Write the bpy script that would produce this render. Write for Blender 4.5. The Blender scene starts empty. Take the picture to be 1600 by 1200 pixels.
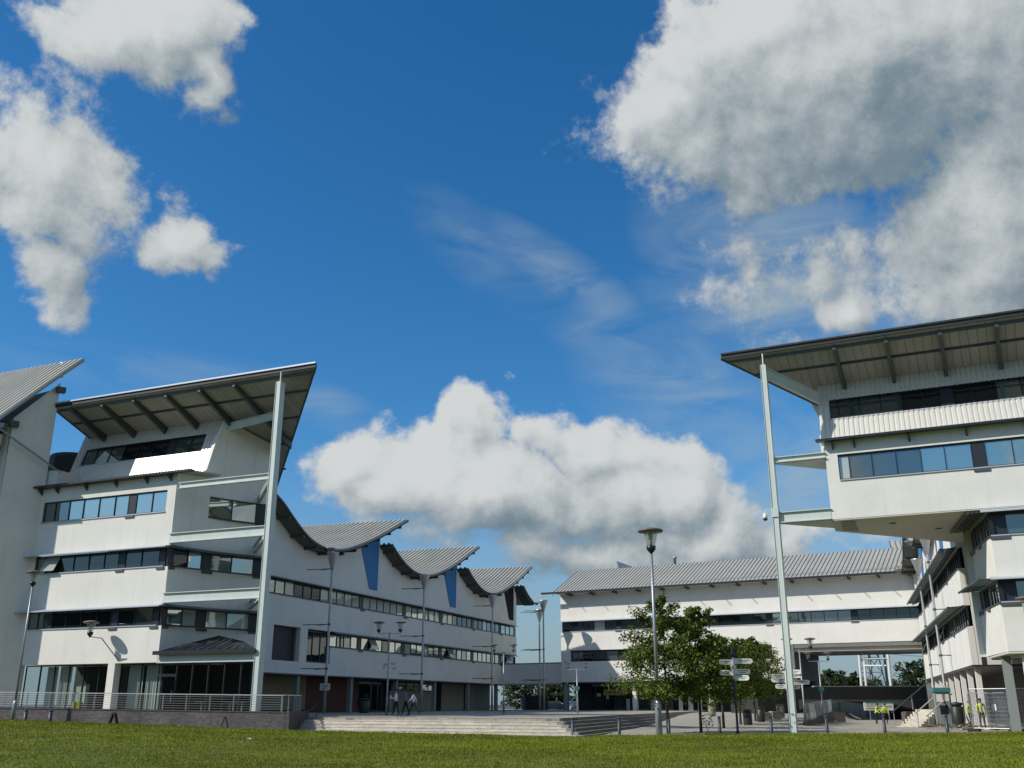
import bpy, bmesh, math, random
import numpy as np
from mathutils import Vector, Matrix
R = math.radians
rng = random.Random(7)
sc = bpy.context.scene
COL = sc.collection

# ------------------------------------------------------------------ camera
cam = bpy.data.cameras.new('camera'); cam_o = bpy.data.objects.new('camera', cam); COL.objects.link(cam_o)
cam_o.location = (0, 0, 1.6); cam_o.rotation_euler = (R(90 + 18.1), 0, 0)
cam.sensor_width = 36; cam.lens = 36 * 1530 / 1600; cam.clip_start = 0.1; cam.clip_end = 6000
sc.camera = cam_o
sc.view_settings.view_transform = 'Standard'; sc.view_settings.look = 'None'
sc.view_settings.exposure = 0.11; sc.view_settings.gamma = 1.0; sc.view_settings.use_curve_mapping = False

cy = sc.cycles; cy.max_bounces = 6; cy.diffuse_bounces = 3; cy.glossy_bounces = 3; cy.transmission_bounces = 2; cy.transparent_max_bounces = 8; cy.caustics_reflective = False; cy.caustics_refractive = False

# ------------------------------------------------------------------ sky and sun
SUN_EL = R(37); TRAVEL = Vector((0.961, 0.276, 0)).normalized()      # light travels to the right and slightly away
to_sun = Vector((-TRAVEL.x * math.cos(SUN_EL), -TRAVEL.y * math.cos(SUN_EL), math.sin(SUN_EL)))
W = bpy.data.worlds.new('World'); sc.world = W; W.use_nodes = True
nt = W.node_tree; nt.nodes.clear()
def nd(t, typ, **kw):
    n = t.nodes.new(typ)
    for k, v in kw.items():
        if k.startswith('i_'):
            n.inputs[k[2:].replace('_', ' ')].default_value = v
        else: setattr(n, k, v)
    return n
F_, H_ = 1530.0, 1100.0
TH = math.atan(500 / F_)
def sky_dir(px, py):
    u = (px - 800) / F_; v = (600 - py) / F_
    return Vector((u, math.cos(TH) - v * math.sin(TH), math.sin(TH) + v * math.cos(TH))).normalized()
# cloud masses: direction, angular half-sizes, tilt, weight
BLOBS = [
 (220, 25, 180, 105, 8, .9), (330, 130, 62, 62, 30, .8), (20, 265, 190, 165, 20, 1.0), (305, 392, 95, 68, 0, .75), (0, 400, 90, 70, 0, .8),
 (1330, 130, 390, 190, 0, 1.25), (1140, 100, 190, 150, 0, 1.15), (1560, 340, 230, 200, 0, 1.1), (1270, 430, 170, 120, 0, .5), (1310, 480, 85, 60, 0, .8), (1050, 190, 90, 110, 0, .8),
 (760, 765, 370, 95, 0, 1.2), (730, 665, 80, 55, 0, .8), (905, 670, 140, 80, 0, 1.05), (1010, 735, 150, 100, 0, 1.1), (560, 735, 160, 75, 0, 1.0),
 (1090, 800, 190, 80, 0, .85), (900, 850, 470, 75, 0, .62), (1250, 830, 150, 70, 0, .6), (1480, 60, 260, 160, 0, 1.2)]
WISPS = [(890, 440, 190, 48, 32, 1.0), (760, 400, 160, 60, 35, .5), (980, 540, 190, 70, 32, .6), (1230, 390, 260, 150, 25, 1.3), (1060, 600, 190, 120, 25, .8), (250, 585, 260, 40, 0, .7), (1180, 470, 200, 90, 10, 1.0), (1250, 740, 200, 160, 30, .9), (520, 640, 110, 40, 20, .8)]
def cloud_group(detail):
    grp = bpy.data.node_groups.new('cloud_field', 'ShaderNodeTree')
    grp.interface.new_socket('Vector', in_out='INPUT', socket_type='NodeSocketVector')
    grp.interface.new_socket('Density', in_out='OUTPUT', socket_type='NodeSocketFloat')
    gi = nd(grp, 'NodeGroupInput'); go = nd(grp, 'NodeGroupOutput')
    wn1 = nd(grp, 'ShaderNodeTexNoise', i_Scale=4.5, i_Detail=2.0, i_Roughness=.5); wn2 = nd(grp, 'ShaderNodeTexNoise', i_Scale=17.0, i_Detail=2.0, i_Roughness=.6)
    wv = gi.outputs[0]
    for wn, am in ((wn1, .17), (wn2, .075)) if detail > 6 else ((wn1, .17),):
        grp.links.new(gi.outputs[0], wn.inputs['Vector'])
        sb_ = nd(grp, 'ShaderNodeVectorMath', operation='SUBTRACT'); grp.links.new(wn.outputs['Color'], sb_.inputs[0]); sb_.inputs[1].default_value = (.5, .5, .5)
        sm_ = nd(grp, 'ShaderNodeVectorMath', operation='MULTIPLY_ADD'); grp.links.new(sb_.outputs[0], sm_.inputs[0]); sm_.inputs[1].default_value = (am, am, am * .8); grp.links.new(wv, sm_.inputs[2]); wv = sm_.outputs[0]
    acc = None
    for (px, py, rx, ry, rot, w) in [b for b in BLOBS if detail > 5 or b[2] > 110]:
        c = sky_dir(px, py)
        m = nd(grp, 'ShaderNodeMapping', vector_type='TEXTURE')
        m.inputs['Location'].default_value = (c.x, 0, c.z); m.inputs['Rotation'].default_value = (0, R(rot), 0)
        k = 1.0 / F_ * (0.98 - 0.1 * abs(px - 800) / 800)
        m.inputs['Scale'].default_value = (rx * k, 1e5, ry * k)
        grp.links.new(wv, m.inputs[0])
        ln = nd(grp, 'ShaderNodeVectorMath', operation='LENGTH'); grp.links.new(m.outputs[0], ln.inputs[0])
        ma = nd(grp, 'ShaderNodeMath', operation='MULTIPLY_ADD'); grp.links.new(ln.outputs['Value'], ma.inputs[0]); ma.inputs[1].default_value = -w; ma.inputs[2].default_value = w
        if acc is None: acc = ma
        else:
            mx = nd(grp, 'ShaderNodeMath', operation='SMOOTH_MAX'); mx.inputs[2].default_value = .12
            grp.links.new(acc.outputs[0], mx.inputs[0]); grp.links.new(ma.outputs[0], mx.inputs[1]); acc = mx
    dp = nd(grp, 'ShaderNodeVectorMath', operation='DOT_PRODUCT'); grp.links.new(gi.outputs[0], dp.inputs[0]); dp.inputs[1].default_value = (0, math.cos(TH), math.sin(TH))
    fl = nd(grp, 'ShaderNodeMapRange', interpolation_type='SMOOTHSTEP'); grp.links.new(dp.outputs['Value'], fl.inputs['Value'])
    fl.inputs['From Min'].default_value = .88; fl.inputs['From Max'].default_value = .70; fl.inputs['To Min'].default_value = -.55; fl.inputs['To Max'].default_value = .08   # scattered cloud goes on over the rest of the sky
    cl0 = nd(grp, 'ShaderNodeMath', operation='MAXIMUM'); grp.links.new(acc.outputs[0], cl0.inputs[0]); grp.links.new(fl.outputs[0], cl0.inputs[1])
    n1 = nd(grp, 'ShaderNodeTexNoise', i_Scale=7.5, i_Detail=detail, i_Roughness=.68, i_Distortion=.1)
    n2 = nd(grp, 'ShaderNodeTexNoise', i_Scale=3.2, i_Detail=3.0, i_Roughness=.5)
    grp.links.new(gi.outputs[0], n1.inputs['Vector']); grp.links.new(gi.outputs[0], n2.inputs['Vector'])
    a1 = nd(grp, 'ShaderNodeMath', operation='MULTIPLY_ADD'); grp.links.new(n1.outputs[0], a1.inputs[0]); a1.inputs[1].default_value = 1.9; a1.inputs[2].default_value = -.95
    a2 = nd(grp, 'ShaderNodeMath', operation='MULTIPLY_ADD'); grp.links.new(n2.outputs[0], a2.inputs[0]); a2.inputs[1].default_value = .55; a2.inputs[2].default_value = -.29
    s1 = nd(grp, 'ShaderNodeMath', operation='ADD'); grp.links.new(a1.outputs[0], s1.inputs[0]); grp.links.new(a2.outputs[0], s1.inputs[1])
    s2 = nd(grp, 'ShaderNodeMath', operation='ADD'); grp.links.new(s1.outputs[0], s2.inputs[0]); grp.links.new(cl0.outputs[0], s2.inputs[1])
    grp.links.new(s2.outputs[0], go.inputs[0])
    return grp
G_FINE, G_SOFT = cloud_group(7.0), cloud_group(2.5)
tc = nd(nt, 'ShaderNodeTexCoord')
nrm = nd(nt, 'ShaderNodeVectorMath', operation='NORMALIZE'); nt.links.new(tc.outputs['Generated'], nrm.inputs[0])
def field(offset, soft=False):
    g = nt.nodes.new('ShaderNodeGroup'); g.node_tree = G_SOFT if soft else G_FINE
    if offset:
        ad = nd(nt, 'ShaderNodeVectorMath', operation='ADD'); ad.inputs[1].default_value = offset
        nt.links.new(nrm.outputs[0], ad.inputs[0]); nt.links.new(ad.outputs[0], g.inputs[0])
    else: nt.links.new(nrm.outputs[0], g.inputs[0])
    return g
f0 = field(None); f1 = field((-.012, 0, .017)); f2 = field((-.055, 0, .085), True)
def mth(op, a, b=None, c=None, clamp=False):
    n = nd(nt, 'ShaderNodeMath', operation=op, use_clamp=clamp)
    for i, v in enumerate((a, b, c)):
        if v is None: continue
        if isinstance(v, (int, float)): n.inputs[i].default_value = v
        else: nt.links.new(v, n.inputs[i])
    return n.outputs[0]
al = nd(nt, 'ShaderNodeMapRange', interpolation_type='SMOOTHSTEP'); al.inputs['From Min'].default_value = .0; al.inputs['From Max'].default_value = .34
nt.links.new(f0.outputs[0], al.inputs['Value'])
base = mth('MULTIPLY_ADD', f2.outputs[0], -.20, .50)
d1 = mth('SUBTRACT', f0.outputs[0], f1.outputs[0]); d2 = mth('SUBTRACT', f0.outputs[0], f2.outputs[0])
lt_ = nd(nt, 'ShaderNodeMapRange', interpolation_type='SMOOTHSTEP'); lt_.inputs['From Min'].default_value = -.40; lt_.inputs['From Max'].default_value = 1.30
nt.links.new(mth('MULTIPLY_ADD', d2, .26, mth('MULTIPLY_ADD', d1, 1.0, base)), lt_.inputs['Value']); lt = lt_.outputs[0]
sky = nd(nt, 'ShaderNodeTexSky', sky_type='NISHITA', sun_disc=False, sun_elevation=SUN_EL, sun_rotation=math.atan2(to_sun.x, to_sun.y), altitude=50, air_density=1.0, dust_density=.35, ozone_density=3.0)
hs = nd(nt, 'ShaderNodeHueSaturation'); hs.inputs['Hue'].default_value = .493; hs.inputs['Saturation'].default_value = 1.32; hs.inputs['Value'].default_value = .80
tn_ = nd(nt, 'ShaderNodeVectorMath', operation='MULTIPLY'); tn_.inputs[1].default_value = (1.10, 1.30, 1.48)
nt.links.new(sky.outputs[0], hs.inputs['Color']); nt.links.new(hs.outputs[0], tn_.inputs[0])
sx_ = nd(nt, 'ShaderNodeSeparateXYZ'); nt.links.new(nrm.outputs[0], sx_.inputs[0])
hz = nd(nt, 'ShaderNodeMapRange', interpolation_type='SMOOTHSTEP'); hz.inputs['From Min'].default_value = .26; hz.inputs['From Max'].default_value = -.02; hz.inputs['To Max'].default_value = .92
nt.links.new(sx_.outputs['Z'], hz.inputs['Value'])
def mixn(f, a, b):
    m = nd(nt, 'ShaderNodeMix', data_type='RGBA')
    for k, v in (('Factor', f), ('A', a), ('B', b)):
        if isinstance(v, tuple): m.inputs[k].default_value = v
        else: nt.links.new(v, m.inputs[k])
    return m.outputs['Result']
c0 = mixn(hz.outputs[0], tn_.outputs[0], (2.35, 3.15, 3.75, 1))
# thin high wisps: stretched noise inside soft patches
wacc = None
for (px, py, rx, ry, rot, w) in WISPS:
    c = sky_dir(px, py); m = nd(nt, 'ShaderNodeMapping', vector_type='TEXTURE'); m.inputs['Location'].default_value = (c.x, 0, c.z); m.inputs['Rotation'].default_value = (0, R(rot), 0); m.inputs['Scale'].default_value = (rx / F_, 1e5, ry / F_)
    nt.links.new(nrm.outputs[0], m.inputs[0]); ln = nd(nt, 'ShaderNodeVectorMath', operation='LENGTH'); nt.links.new(m.outputs[0], ln.inputs[0])
    v = mth('MULTIPLY', mth('SUBTRACT', 1.0, ln.outputs['Value'], clamp=True), w); wacc = v if wacc is None else mth('MAXIMUM', wacc, v)
wm = nd(nt, 'ShaderNodeMapping'); wm.inputs['Rotation'].default_value = (0, R(-32), 0); wm.inputs['Scale'].default_value = (4.0, 4.0, 13.0); nt.links.new(nrm.outputs[0], wm.inputs[0])
wz_ = nd(nt, 'ShaderNodeTexNoise', i_Scale=1.6, i_Detail=7.0, i_Roughness=.6, i_Distortion=.8); nt.links.new(wm.outputs[0], wz_.inputs['Vector'])
wn = mth('MULTIPLY', mth('MULTIPLY_ADD', wz_.outputs[0], 2.6, -.85, clamp=True), mth('MULTIPLY', wacc, .95), clamp=True)
c1 = mixn(wn, c0, (3.3, 4.1, 4.5, 1))
cm = mixn(lt, (1.45, 2.1, 2.6, 1), (5.9, 6.15, 6.15, 1))
class _R: pass
mixc = _R(); mixc.outputs = {'Result': mixn(al.outputs[0], c1, cm)}
W.cycles.sampling_method = 'MANUAL'; W.cycles.sample_map_resolution = 256
bg = nd(nt, 'ShaderNodeBackground'); bg.inputs['Strength'].default_value = .10
nt.links.new(mixc.outputs['Result'], bg.inputs['Color'])
wo = nd(nt, 'ShaderNodeOutputWorld'); nt.links.new(bg.outputs[0], wo.inputs['Surface'])
sun = bpy.data.lights.new('sun', 'SUN'); sun.energy = 3.8; sun.angle = R(.53); sun.color = (1, .955, .87)
sun_o = bpy.data.objects.new('sun', sun); COL.objects.link(sun_o); sun_o.location = (-60, -20, 60)
sun_o.rotation_euler = (-to_sun).to_track_quat('-Z', 'Y').to_euler()

# ------------------------------------------------------------------ materials
MATS = {}
def mat(name, col, rough=.6, metal=0.0, noise=None, bump=None, objvar=0.0, spec=.5, coord='Object'):
    """noise=(scale, amount, stretch) tints the colour; bump=(scale, strength)"""
    m = bpy.data.materials.new(name); m.use_nodes = True; t = m.node_tree; b = t.nodes['Principled BSDF']
    b.inputs['Roughness'].default_value = rough; b.inputs['Metallic'].default_value = metal; b.inputs['Specular IOR Level'].default_value = spec
    b.inputs['Base Color'].default_value = (*col, 1)
    tcn = nd(t, 'ShaderNodeTexCoord'); src = None
    if noise or objvar:
        rgb = nd(t, 'ShaderNodeRGB'); rgb.outputs[0].default_value = (*col, 1); src = rgb.outputs[0]
    if noise:
        sc_, am, st = noise
        mp = nd(t, 'ShaderNodeMapping'); mp.inputs['Scale'].default_value = st; t.links.new(tcn.outputs[coord], mp.inputs[0])
        nz = nd(t, 'ShaderNodeTexNoise', i_Scale=sc_, i_Detail=6.0, i_Roughness=.65); t.links.new(mp.outputs[0], nz.inputs['Vector'])
        mr = nd(t, 'ShaderNodeMapRange'); mr.inputs['From Min'].default_value = .3; mr.inputs['From Max'].default_value = .7
        mr.inputs['To Min'].default_value = 1 - am; mr.inputs['To Max'].default_value = 1 + am * .35
        t.links.new(nz.outputs[0], mr.inputs['Value'])
        vm = nd(t, 'ShaderNodeVectorMath', operation='SCALE'); t.links.new(src, vm.inputs[0]); t.links.new(mr.outputs[0], vm.inputs['Scale']); src = vm.outputs[0]
    if objvar:
        oi = nd(t, 'ShaderNodeObjectInfo'); mr = nd(t, 'ShaderNodeMapRange'); mr.inputs['To Min'].default_value = 1 - objvar; mr.inputs['To Max'].default_value = 1 + objvar
        t.links.new(oi.outputs['Random'], mr.inputs['Value'])
        vm = nd(t, 'ShaderNodeVectorMath', operation='SCALE'); t.links.new(src, vm.inputs[0]); t.links.new(mr.outputs[0], vm.inputs['Scale']); src = vm.outputs[0]
    if src is not None: t.links.new(src, b.inputs['Base Color'])
    if bump:
        nz = nd(t, 'ShaderNodeTexNoise', i_Scale=bump[0], i_Detail=5.0); t.links.new(tcn.outputs[coord], nz.inputs['Vector'])
        bp = nd(t, 'ShaderNodeBump'); bp.inputs['Strength'].default_value = bump[1]; bp.inputs['Distance'].default_value = .02
        t.links.new(nz.outputs[0], bp.inputs['Height']); t.links.new(bp.outputs[0], b.inputs['Normal'])
    MATS[name] = m; return m
def render_mat():
    """white render: faint blotches, rain streaks running down and a gritty relief"""
    m = mat('white_render', (.80, .78, .715), .85, noise=(.35, .10, (1, 1, 1)), bump=(38, .10)); t = m.node_tree; b = t.nodes['Principled BSDF']
    prev = b.inputs['Base Color'].links[0].from_socket
    tcn = nd(t, 'ShaderNodeTexCoord'); mp = nd(t, 'ShaderNodeMapping'); mp.inputs['Scale'].default_value = (1.7, 1.7, .09); t.links.new(tcn.outputs['Object'], mp.inputs[0])
    nz = nd(t, 'ShaderNodeTexNoise', i_Scale=1.6, i_Detail=7.0, i_Roughness=.7); t.links.new(mp.outputs[0], nz.inputs['Vector'])
    mr = nd(t, 'ShaderNodeMapRange'); mr.inputs['From Min'].default_value = .53; mr.inputs['From Max'].default_value = .80; mr.inputs['To Min'].default_value = 0; mr.inputs['To Max'].default_value = .42
    t.links.new(nz.outputs[0], mr.inputs['Value'])
    mx = nd(t, 'ShaderNodeMix', data_type='RGBA'); t.links.new(mr.outputs[0], mx.inputs['Factor']); t.links.new(prev, mx.inputs['A']); mx.inputs['B'].default_value = (.50, .495, .44, 1)
    t.links.new(mx.outputs['Result'], b.inputs['Base Color'])
render_mat()
mat('steel_white', (.60, .66, .62), .45, noise=(1.2, .10, (1, 1, .3)))
mat('frame_dark', (.018, .021, .027), .4)
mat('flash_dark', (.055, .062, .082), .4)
mat('flash_light', (.52, .55, .60), .4, .3)
mat('spandrel', (.022, .028, .036), .4)
mat('spandrel_grey', (.075, .082, .092), .5)
mat('roof_metal', (.43, .415, .36), .6, 0, noise=(.5, .16, (1, 1, 1)))
mat('roof_metal_seam', (.40, .395, .35), .6, 0, noise=(.4, .14, (1, 1, 1)))
mat('clad_metal', (.74, .715, .64), .38, .2, noise=(1.0, .08, (1, 1, 1)))
mat('soffit_board', (.37, .36, .33), .7, objvar=.07, noise=(.7, .12, (1, 1, 1)))
mat('rafter_dark', (.060, .076, .076), .5)
mat('seam_dark', (.10, .10, .10), .6)
mat('poster_yellow', (.50, .36, .10), .6)
mat('fascia_dark', (.02, .024, .025), .6)
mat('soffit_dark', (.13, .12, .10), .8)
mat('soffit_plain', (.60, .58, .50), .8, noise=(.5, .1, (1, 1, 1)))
mat('blue_panel', (.05, .20, .43), .6, spec=.25)
mat('black_panel', (.012, .013, .013), .7, spec=.15)
mat('galv', (.36, .39, .41), .45, .55, noise=(2.5, .2, (1, 1, .4)))
mat('mast_steel', (.42, .43, .43), .4, .6)
mat('lamp_black', (.015, .016, .018), .4)
mat('lamp_cap', (.16, .13, .11), .5)
mat('lamp_glass', (.55, .53, .47), .15)
mat('navy', (.012, .025, .075), .4)
mat('sign_white', (.80, .79, .72), .5, noise=(3, .06, (1, 1, 1)))
mat('sign_ink', (.06, .08, .07), .6)
mat('sign_blue', (.10, .30, .42), .6)
mat('bollard', (.045, .06, .085), .45, noise=(3, .2, (1, 1, 1)))
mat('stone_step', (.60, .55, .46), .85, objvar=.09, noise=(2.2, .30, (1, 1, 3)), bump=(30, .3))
mat('stone_dark', (.30, .275, .24), .9, objvar=.08, noise=(1.2, .25, (1, 1, 1)))  # carries the side steps' shade in its colour; bins and rubble share it
mat('kerb_stone', (.33, .33, .30), .85, noise=(2, .2, (1, 1, 1)))
mat('soil_edge', (.10, .08, .055), .95)
mat('grass_base', (.115, .135, .014), .95, noise=(.5, .35, (1, 1, 1)))
mat('added_bank_green', (.035, .05, .018), .95, noise=(.35, .5, (1, 1, 1)), bump=(1.2, 1.0))
mat('hand_rail', (.70, .66, .56), .35, .3)
mat('rail_steel', (.40, .41, .42), .4, .5)
mat('rail_dark', (.20, .205, .215), .45, .4)
mat('timber', (.17, .115, .07), .8)
mat('bark', (.075, .058, .042), .95, noise=(8, .4, (1, 1, .3)))
mat('beige_panel', (.34, .29, .19), .7, noise=(.8, .15, (1, 1, 1)))
mat('red_panel', (.085, .028, .020), .6)
mat('grey_panel', (.36, .36, .30), .8, noise=(.8, .12, (1, 1, 1)))
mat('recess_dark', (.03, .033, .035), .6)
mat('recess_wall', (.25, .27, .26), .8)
mat('curtain', (.60, .62, .56), .9, noise=(6, .15, (1, 1, .1)))
mat('room_dark', (.045, .05, .05), .8)
mat('poster', (.32, .22, .12), .7)
mat('yellow_box', (.45, .40, .02), .6)
mat('bin_dark', (.022, .028, .026), .5)
mat('bridge_shaded', (.032, .034, .030), .9, noise=(.6, .3, (1, 1, 1)))  # base colour lowered to carry the rear building's shade
mat('bridge_light', (.20, .20, .17), .9, noise=(.6, .2, (1, 1, 1)))
mat('teal', (.06, .22, .22), .5)
mat('skin', (.38, .22, .15), .6)
mat('hair', (.03, .022, .016), .7)
mat('shirt_white', (.62, .66, .72), .8)
mat('shirt_grey', (.20, .22, .26), .8)
mat('trousers', (.012, .012, .016), .8)
mat('hivis', (.55, .62, .06), .7)
mat('shoe', (.015, .012, .01), .5)
mat('car_paint', (.22, .25, .28), .25, .4)
mat('car_white', (.45, .48, .50), .25, .3)
mat('car_glass', (.02, .025, .03), .08)
mat('tyre', (.015, .015, .015), .8)
mat('head_lamp', (.7, .7, .7), .1)
mat('container_blue', (.05, .16, .38), .5)
mat('container_dark', (.03, .045, .055), .6)
mat('cable', (.05, .05, .055), .6)
mat('pylon', (.22, .24, .27), .6, .3)
mat('litter', (.75, .75, .72), .7)
mat('brick_pier', (.125, .105, .095), .9, noise=(5, .4, (1, 1, 1)))
mat('asphalt', (.07, .07, .068), .9, noise=(.4, .2, (1, 1, 1)))
def schlick(t):
    lw = nd(t, 'ShaderNodeLayerWeight'); p = nd(t, 'ShaderNodeMath', operation='POWER'); t.links.new(lw.outputs['Facing'], p.inputs[0]); p.inputs[1].default_value = 4.0
    m = nd(t, 'ShaderNodeMath', operation='MULTIPLY_ADD'); t.links.new(p.outputs[0], m.inputs[0]); m.inputs[1].default_value = .95; m.inputs[2].default_value = .045; return m
def glass_mat(name, col, refl, tint=(.82, .92, .92), rough=.02):
    m = bpy.data.materials.new(name); m.use_nodes = True; t = m.node_tree; t.nodes.clear()
    d = nd(t, 'ShaderNodeBsdfDiffuse'); d.inputs[0].default_value = (*col, 1)
    g = nd(t, 'ShaderNodeBsdfGlossy'); g.inputs['Color'].default_value = (*tint, 1); g.inputs['Roughness'].default_value = rough
    fr = schlick(t)
    ad = nd(t, 'ShaderNodeMath', operation='ADD', use_clamp=True); t.links.new(fr.outputs[0], ad.inputs[0]); ad.inputs[1].default_value = refl
    mx = nd(t, 'ShaderNodeMixShader'); t.links.new(ad.outputs[0], mx.inputs[0]); t.links.new(d.outputs[0], mx.inputs[1]); t.links.new(g.outputs[0], mx.inputs[2])
    o = nd(t, 'ShaderNodeOutputMaterial'); t.links.new(mx.outputs[0], o.inputs[0]); MATS[name] = m
glass_mat('glass_dark', (.010, .014, .018), .05)
glass_mat('glass_mid', (.045, .062, .062), .16)
glass_mat('glass_sky', (.10, .135, .125), .42, tint=(.86, .93, .86))
glass_mat('glass_blind_reflection', (.46, .50, .44), .16)  # pale colour stands for blinds and for the sunlit block mirrored in panes
def clear_glass():
    m = bpy.data.materials.new('glass_clear'); m.use_nodes = True; t = m.node_tree; t.nodes.clear()
    tr = nd(t, 'ShaderNodeBsdfTransparent'); tr.inputs[0].default_value = (.72, .80, .78, 1)
    g = nd(t, 'ShaderNodeBsdfGlossy'); g.inputs['Roughness'].default_value = .02
    fr = schlick(t)
    mx = nd(t, 'ShaderNodeMixShader'); t.links.new(fr.outputs[0], mx.inputs[0]); t.links.new(tr.outputs[0], mx.inputs[1]); t.links.new(g.outputs[0], mx.inputs[2])
    o = nd(t, 'ShaderNodeOutputMaterial'); t.links.new(mx.outputs[0], o.inputs[0]); MATS['glass_clear'] = m
clear_glass()
def tiles_mat(name, c1, c2, mortar, scale, bw, rh, msize, rough=.85, var=.25, off=.5):
    m = bpy.data.materials.new(name); m.use_nodes = True; t = m.node_tree; b = t.nodes['Principled BSDF']; b.inputs['Roughness'].default_value = rough
    tcn = nd(t, 'ShaderNodeTexCoord'); br = nd(t, 'ShaderNodeTexBrick', offset=off); t.links.new(tcn.outputs['UV'], br.inputs['Vector'])
    br.inputs['Color1'].default_value = (*c1, 1); br.inputs['Color2'].default_value = (*c2, 1); br.inputs['Mortar'].default_value = (*mortar, 1)
    br.inputs['Scale'].default_value = scale; br.inputs['Brick Width'].default_value = bw; br.inputs['Row Height'].default_value = rh; br.inputs['Mortar Size'].default_value = msize
    nz = nd(t, 'ShaderNodeTexNoise', i_Scale=.7, i_Detail=8.0, i_Roughness=.7); t.links.new(tcn.outputs['Object'], nz.inputs['Vector'])
    mr = nd(t, 'ShaderNodeMapRange'); mr.inputs['From Min'].default_value = .3; mr.inputs['From Max'].default_value = .7; mr.inputs['To Min'].default_value = 1 - var; mr.inputs['To Max'].default_value = 1 + var * .5
    t.links.new(nz.outputs[0], mr.inputs['Value'])
    vm = nd(t, 'ShaderNodeVectorMath', operation='SCALE'); t.links.new(br.outputs['Color'], vm.inputs[0]); t.links.new(mr.outputs[0], vm.inputs['Scale'])
    t.links.new(vm.outputs[0], b.inputs['Base Color']); MATS[name] = m
tiles_mat('brick', (.17, .135, .12), (.060, .066, .085), (.17, .165, .15), 1, .225, .075, .009, var=.45)
tiles_mat('paving', (.42, .385, .315), (.37, .335, .28), (.22, .20, .17), 1, .9, .6, .018, var=.22)
tiles_mat('plaza_paving', (.42, .385, .31), (.35, .32, .26), (.19, .18, .15), 1, 1.2, .8, .02, var=.25)
def leaf_mat(name, c1, c2, c3):
    m = bpy.data.materials.new(name); m.use_nodes = True; t = m.node_tree; t.nodes.clear()
    gm = nd(t, 'ShaderNodeNewGeometry'); cr = nd(t, 'ShaderNodeValToRGB'); t.links.new(gm.outputs['Random Per Island'], cr.inputs[0])
    e = cr.color_ramp.elements; e[0].color = (*c1, 1); e[1].color = (*c3, 1); x = e.new(.55); x.color = (*c2, 1)
    d = nd(t, 'ShaderNodeBsdfPrincipled'); d.inputs['Roughness'].default_value = .6; d.inputs['Specular IOR Level'].default_value = .2; t.links.new(cr.outputs[0], d.inputs['Base Color'])
    tl = nd(t, 'ShaderNodeBsdfTranslucent'); t.links.new(cr.outputs[0], tl.inputs[0])
    mx = nd(t, 'ShaderNodeMixShader'); mx.inputs[0].default_value = .28; t.links.new(d.outputs[0], mx.inputs[1]); t.links.new(tl.outputs[0], mx.inputs[2])
    o = nd(t, 'ShaderNodeOutputMaterial'); t.links.new(mx.outputs[0], o.inputs[0]); MATS[name] = m
leaf_mat('leaf', (.030, .055, .008), (.085, .135, .015), (.27, .29, .045))
leaf_mat('leaf_far', (.022, .042, .014), (.040, .070, .020), (.080, .105, .040))
leaf_mat('blade', (.125, .165, .004), (.20, .235, .008), (.33, .33, .05))
def patchy(m, amt):
    t = m.node_tree; mx = [n for n in t.nodes if n.type == 'VALTORGB'][0]; tcn = nd(t, 'ShaderNodeTexCoord'); last = mx.outputs[0]; outs = [l.to_socket for l in mx.outputs[0].links]
    for sc_, a in ((.16, amt), (.9, amt * .7)):
        nz = nd(t, 'ShaderNodeTexNoise', i_Scale=sc_, i_Detail=3.0); t.links.new(tcn.outputs['Object'], nz.inputs['Vector']); mr = nd(t, 'ShaderNodeMapRange'); mr.inputs['From Min'].default_value = .35; mr.inputs['From Max'].default_value = .65; mr.inputs['To Min'].default_value = 1 - a; mr.inputs['To Max'].default_value = 1 + a
        t.links.new(nz.outputs[0], mr.inputs['Value']); vm = nd(t, 'ShaderNodeVectorMath', operation='SCALE'); t.links.new(last, vm.inputs[0]); t.links.new(mr.outputs[0], vm.inputs['Scale']); last = vm.outputs[0]
    for o in outs: t.links.new(last, o)
patchy(MATS['blade'], .22)

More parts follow.
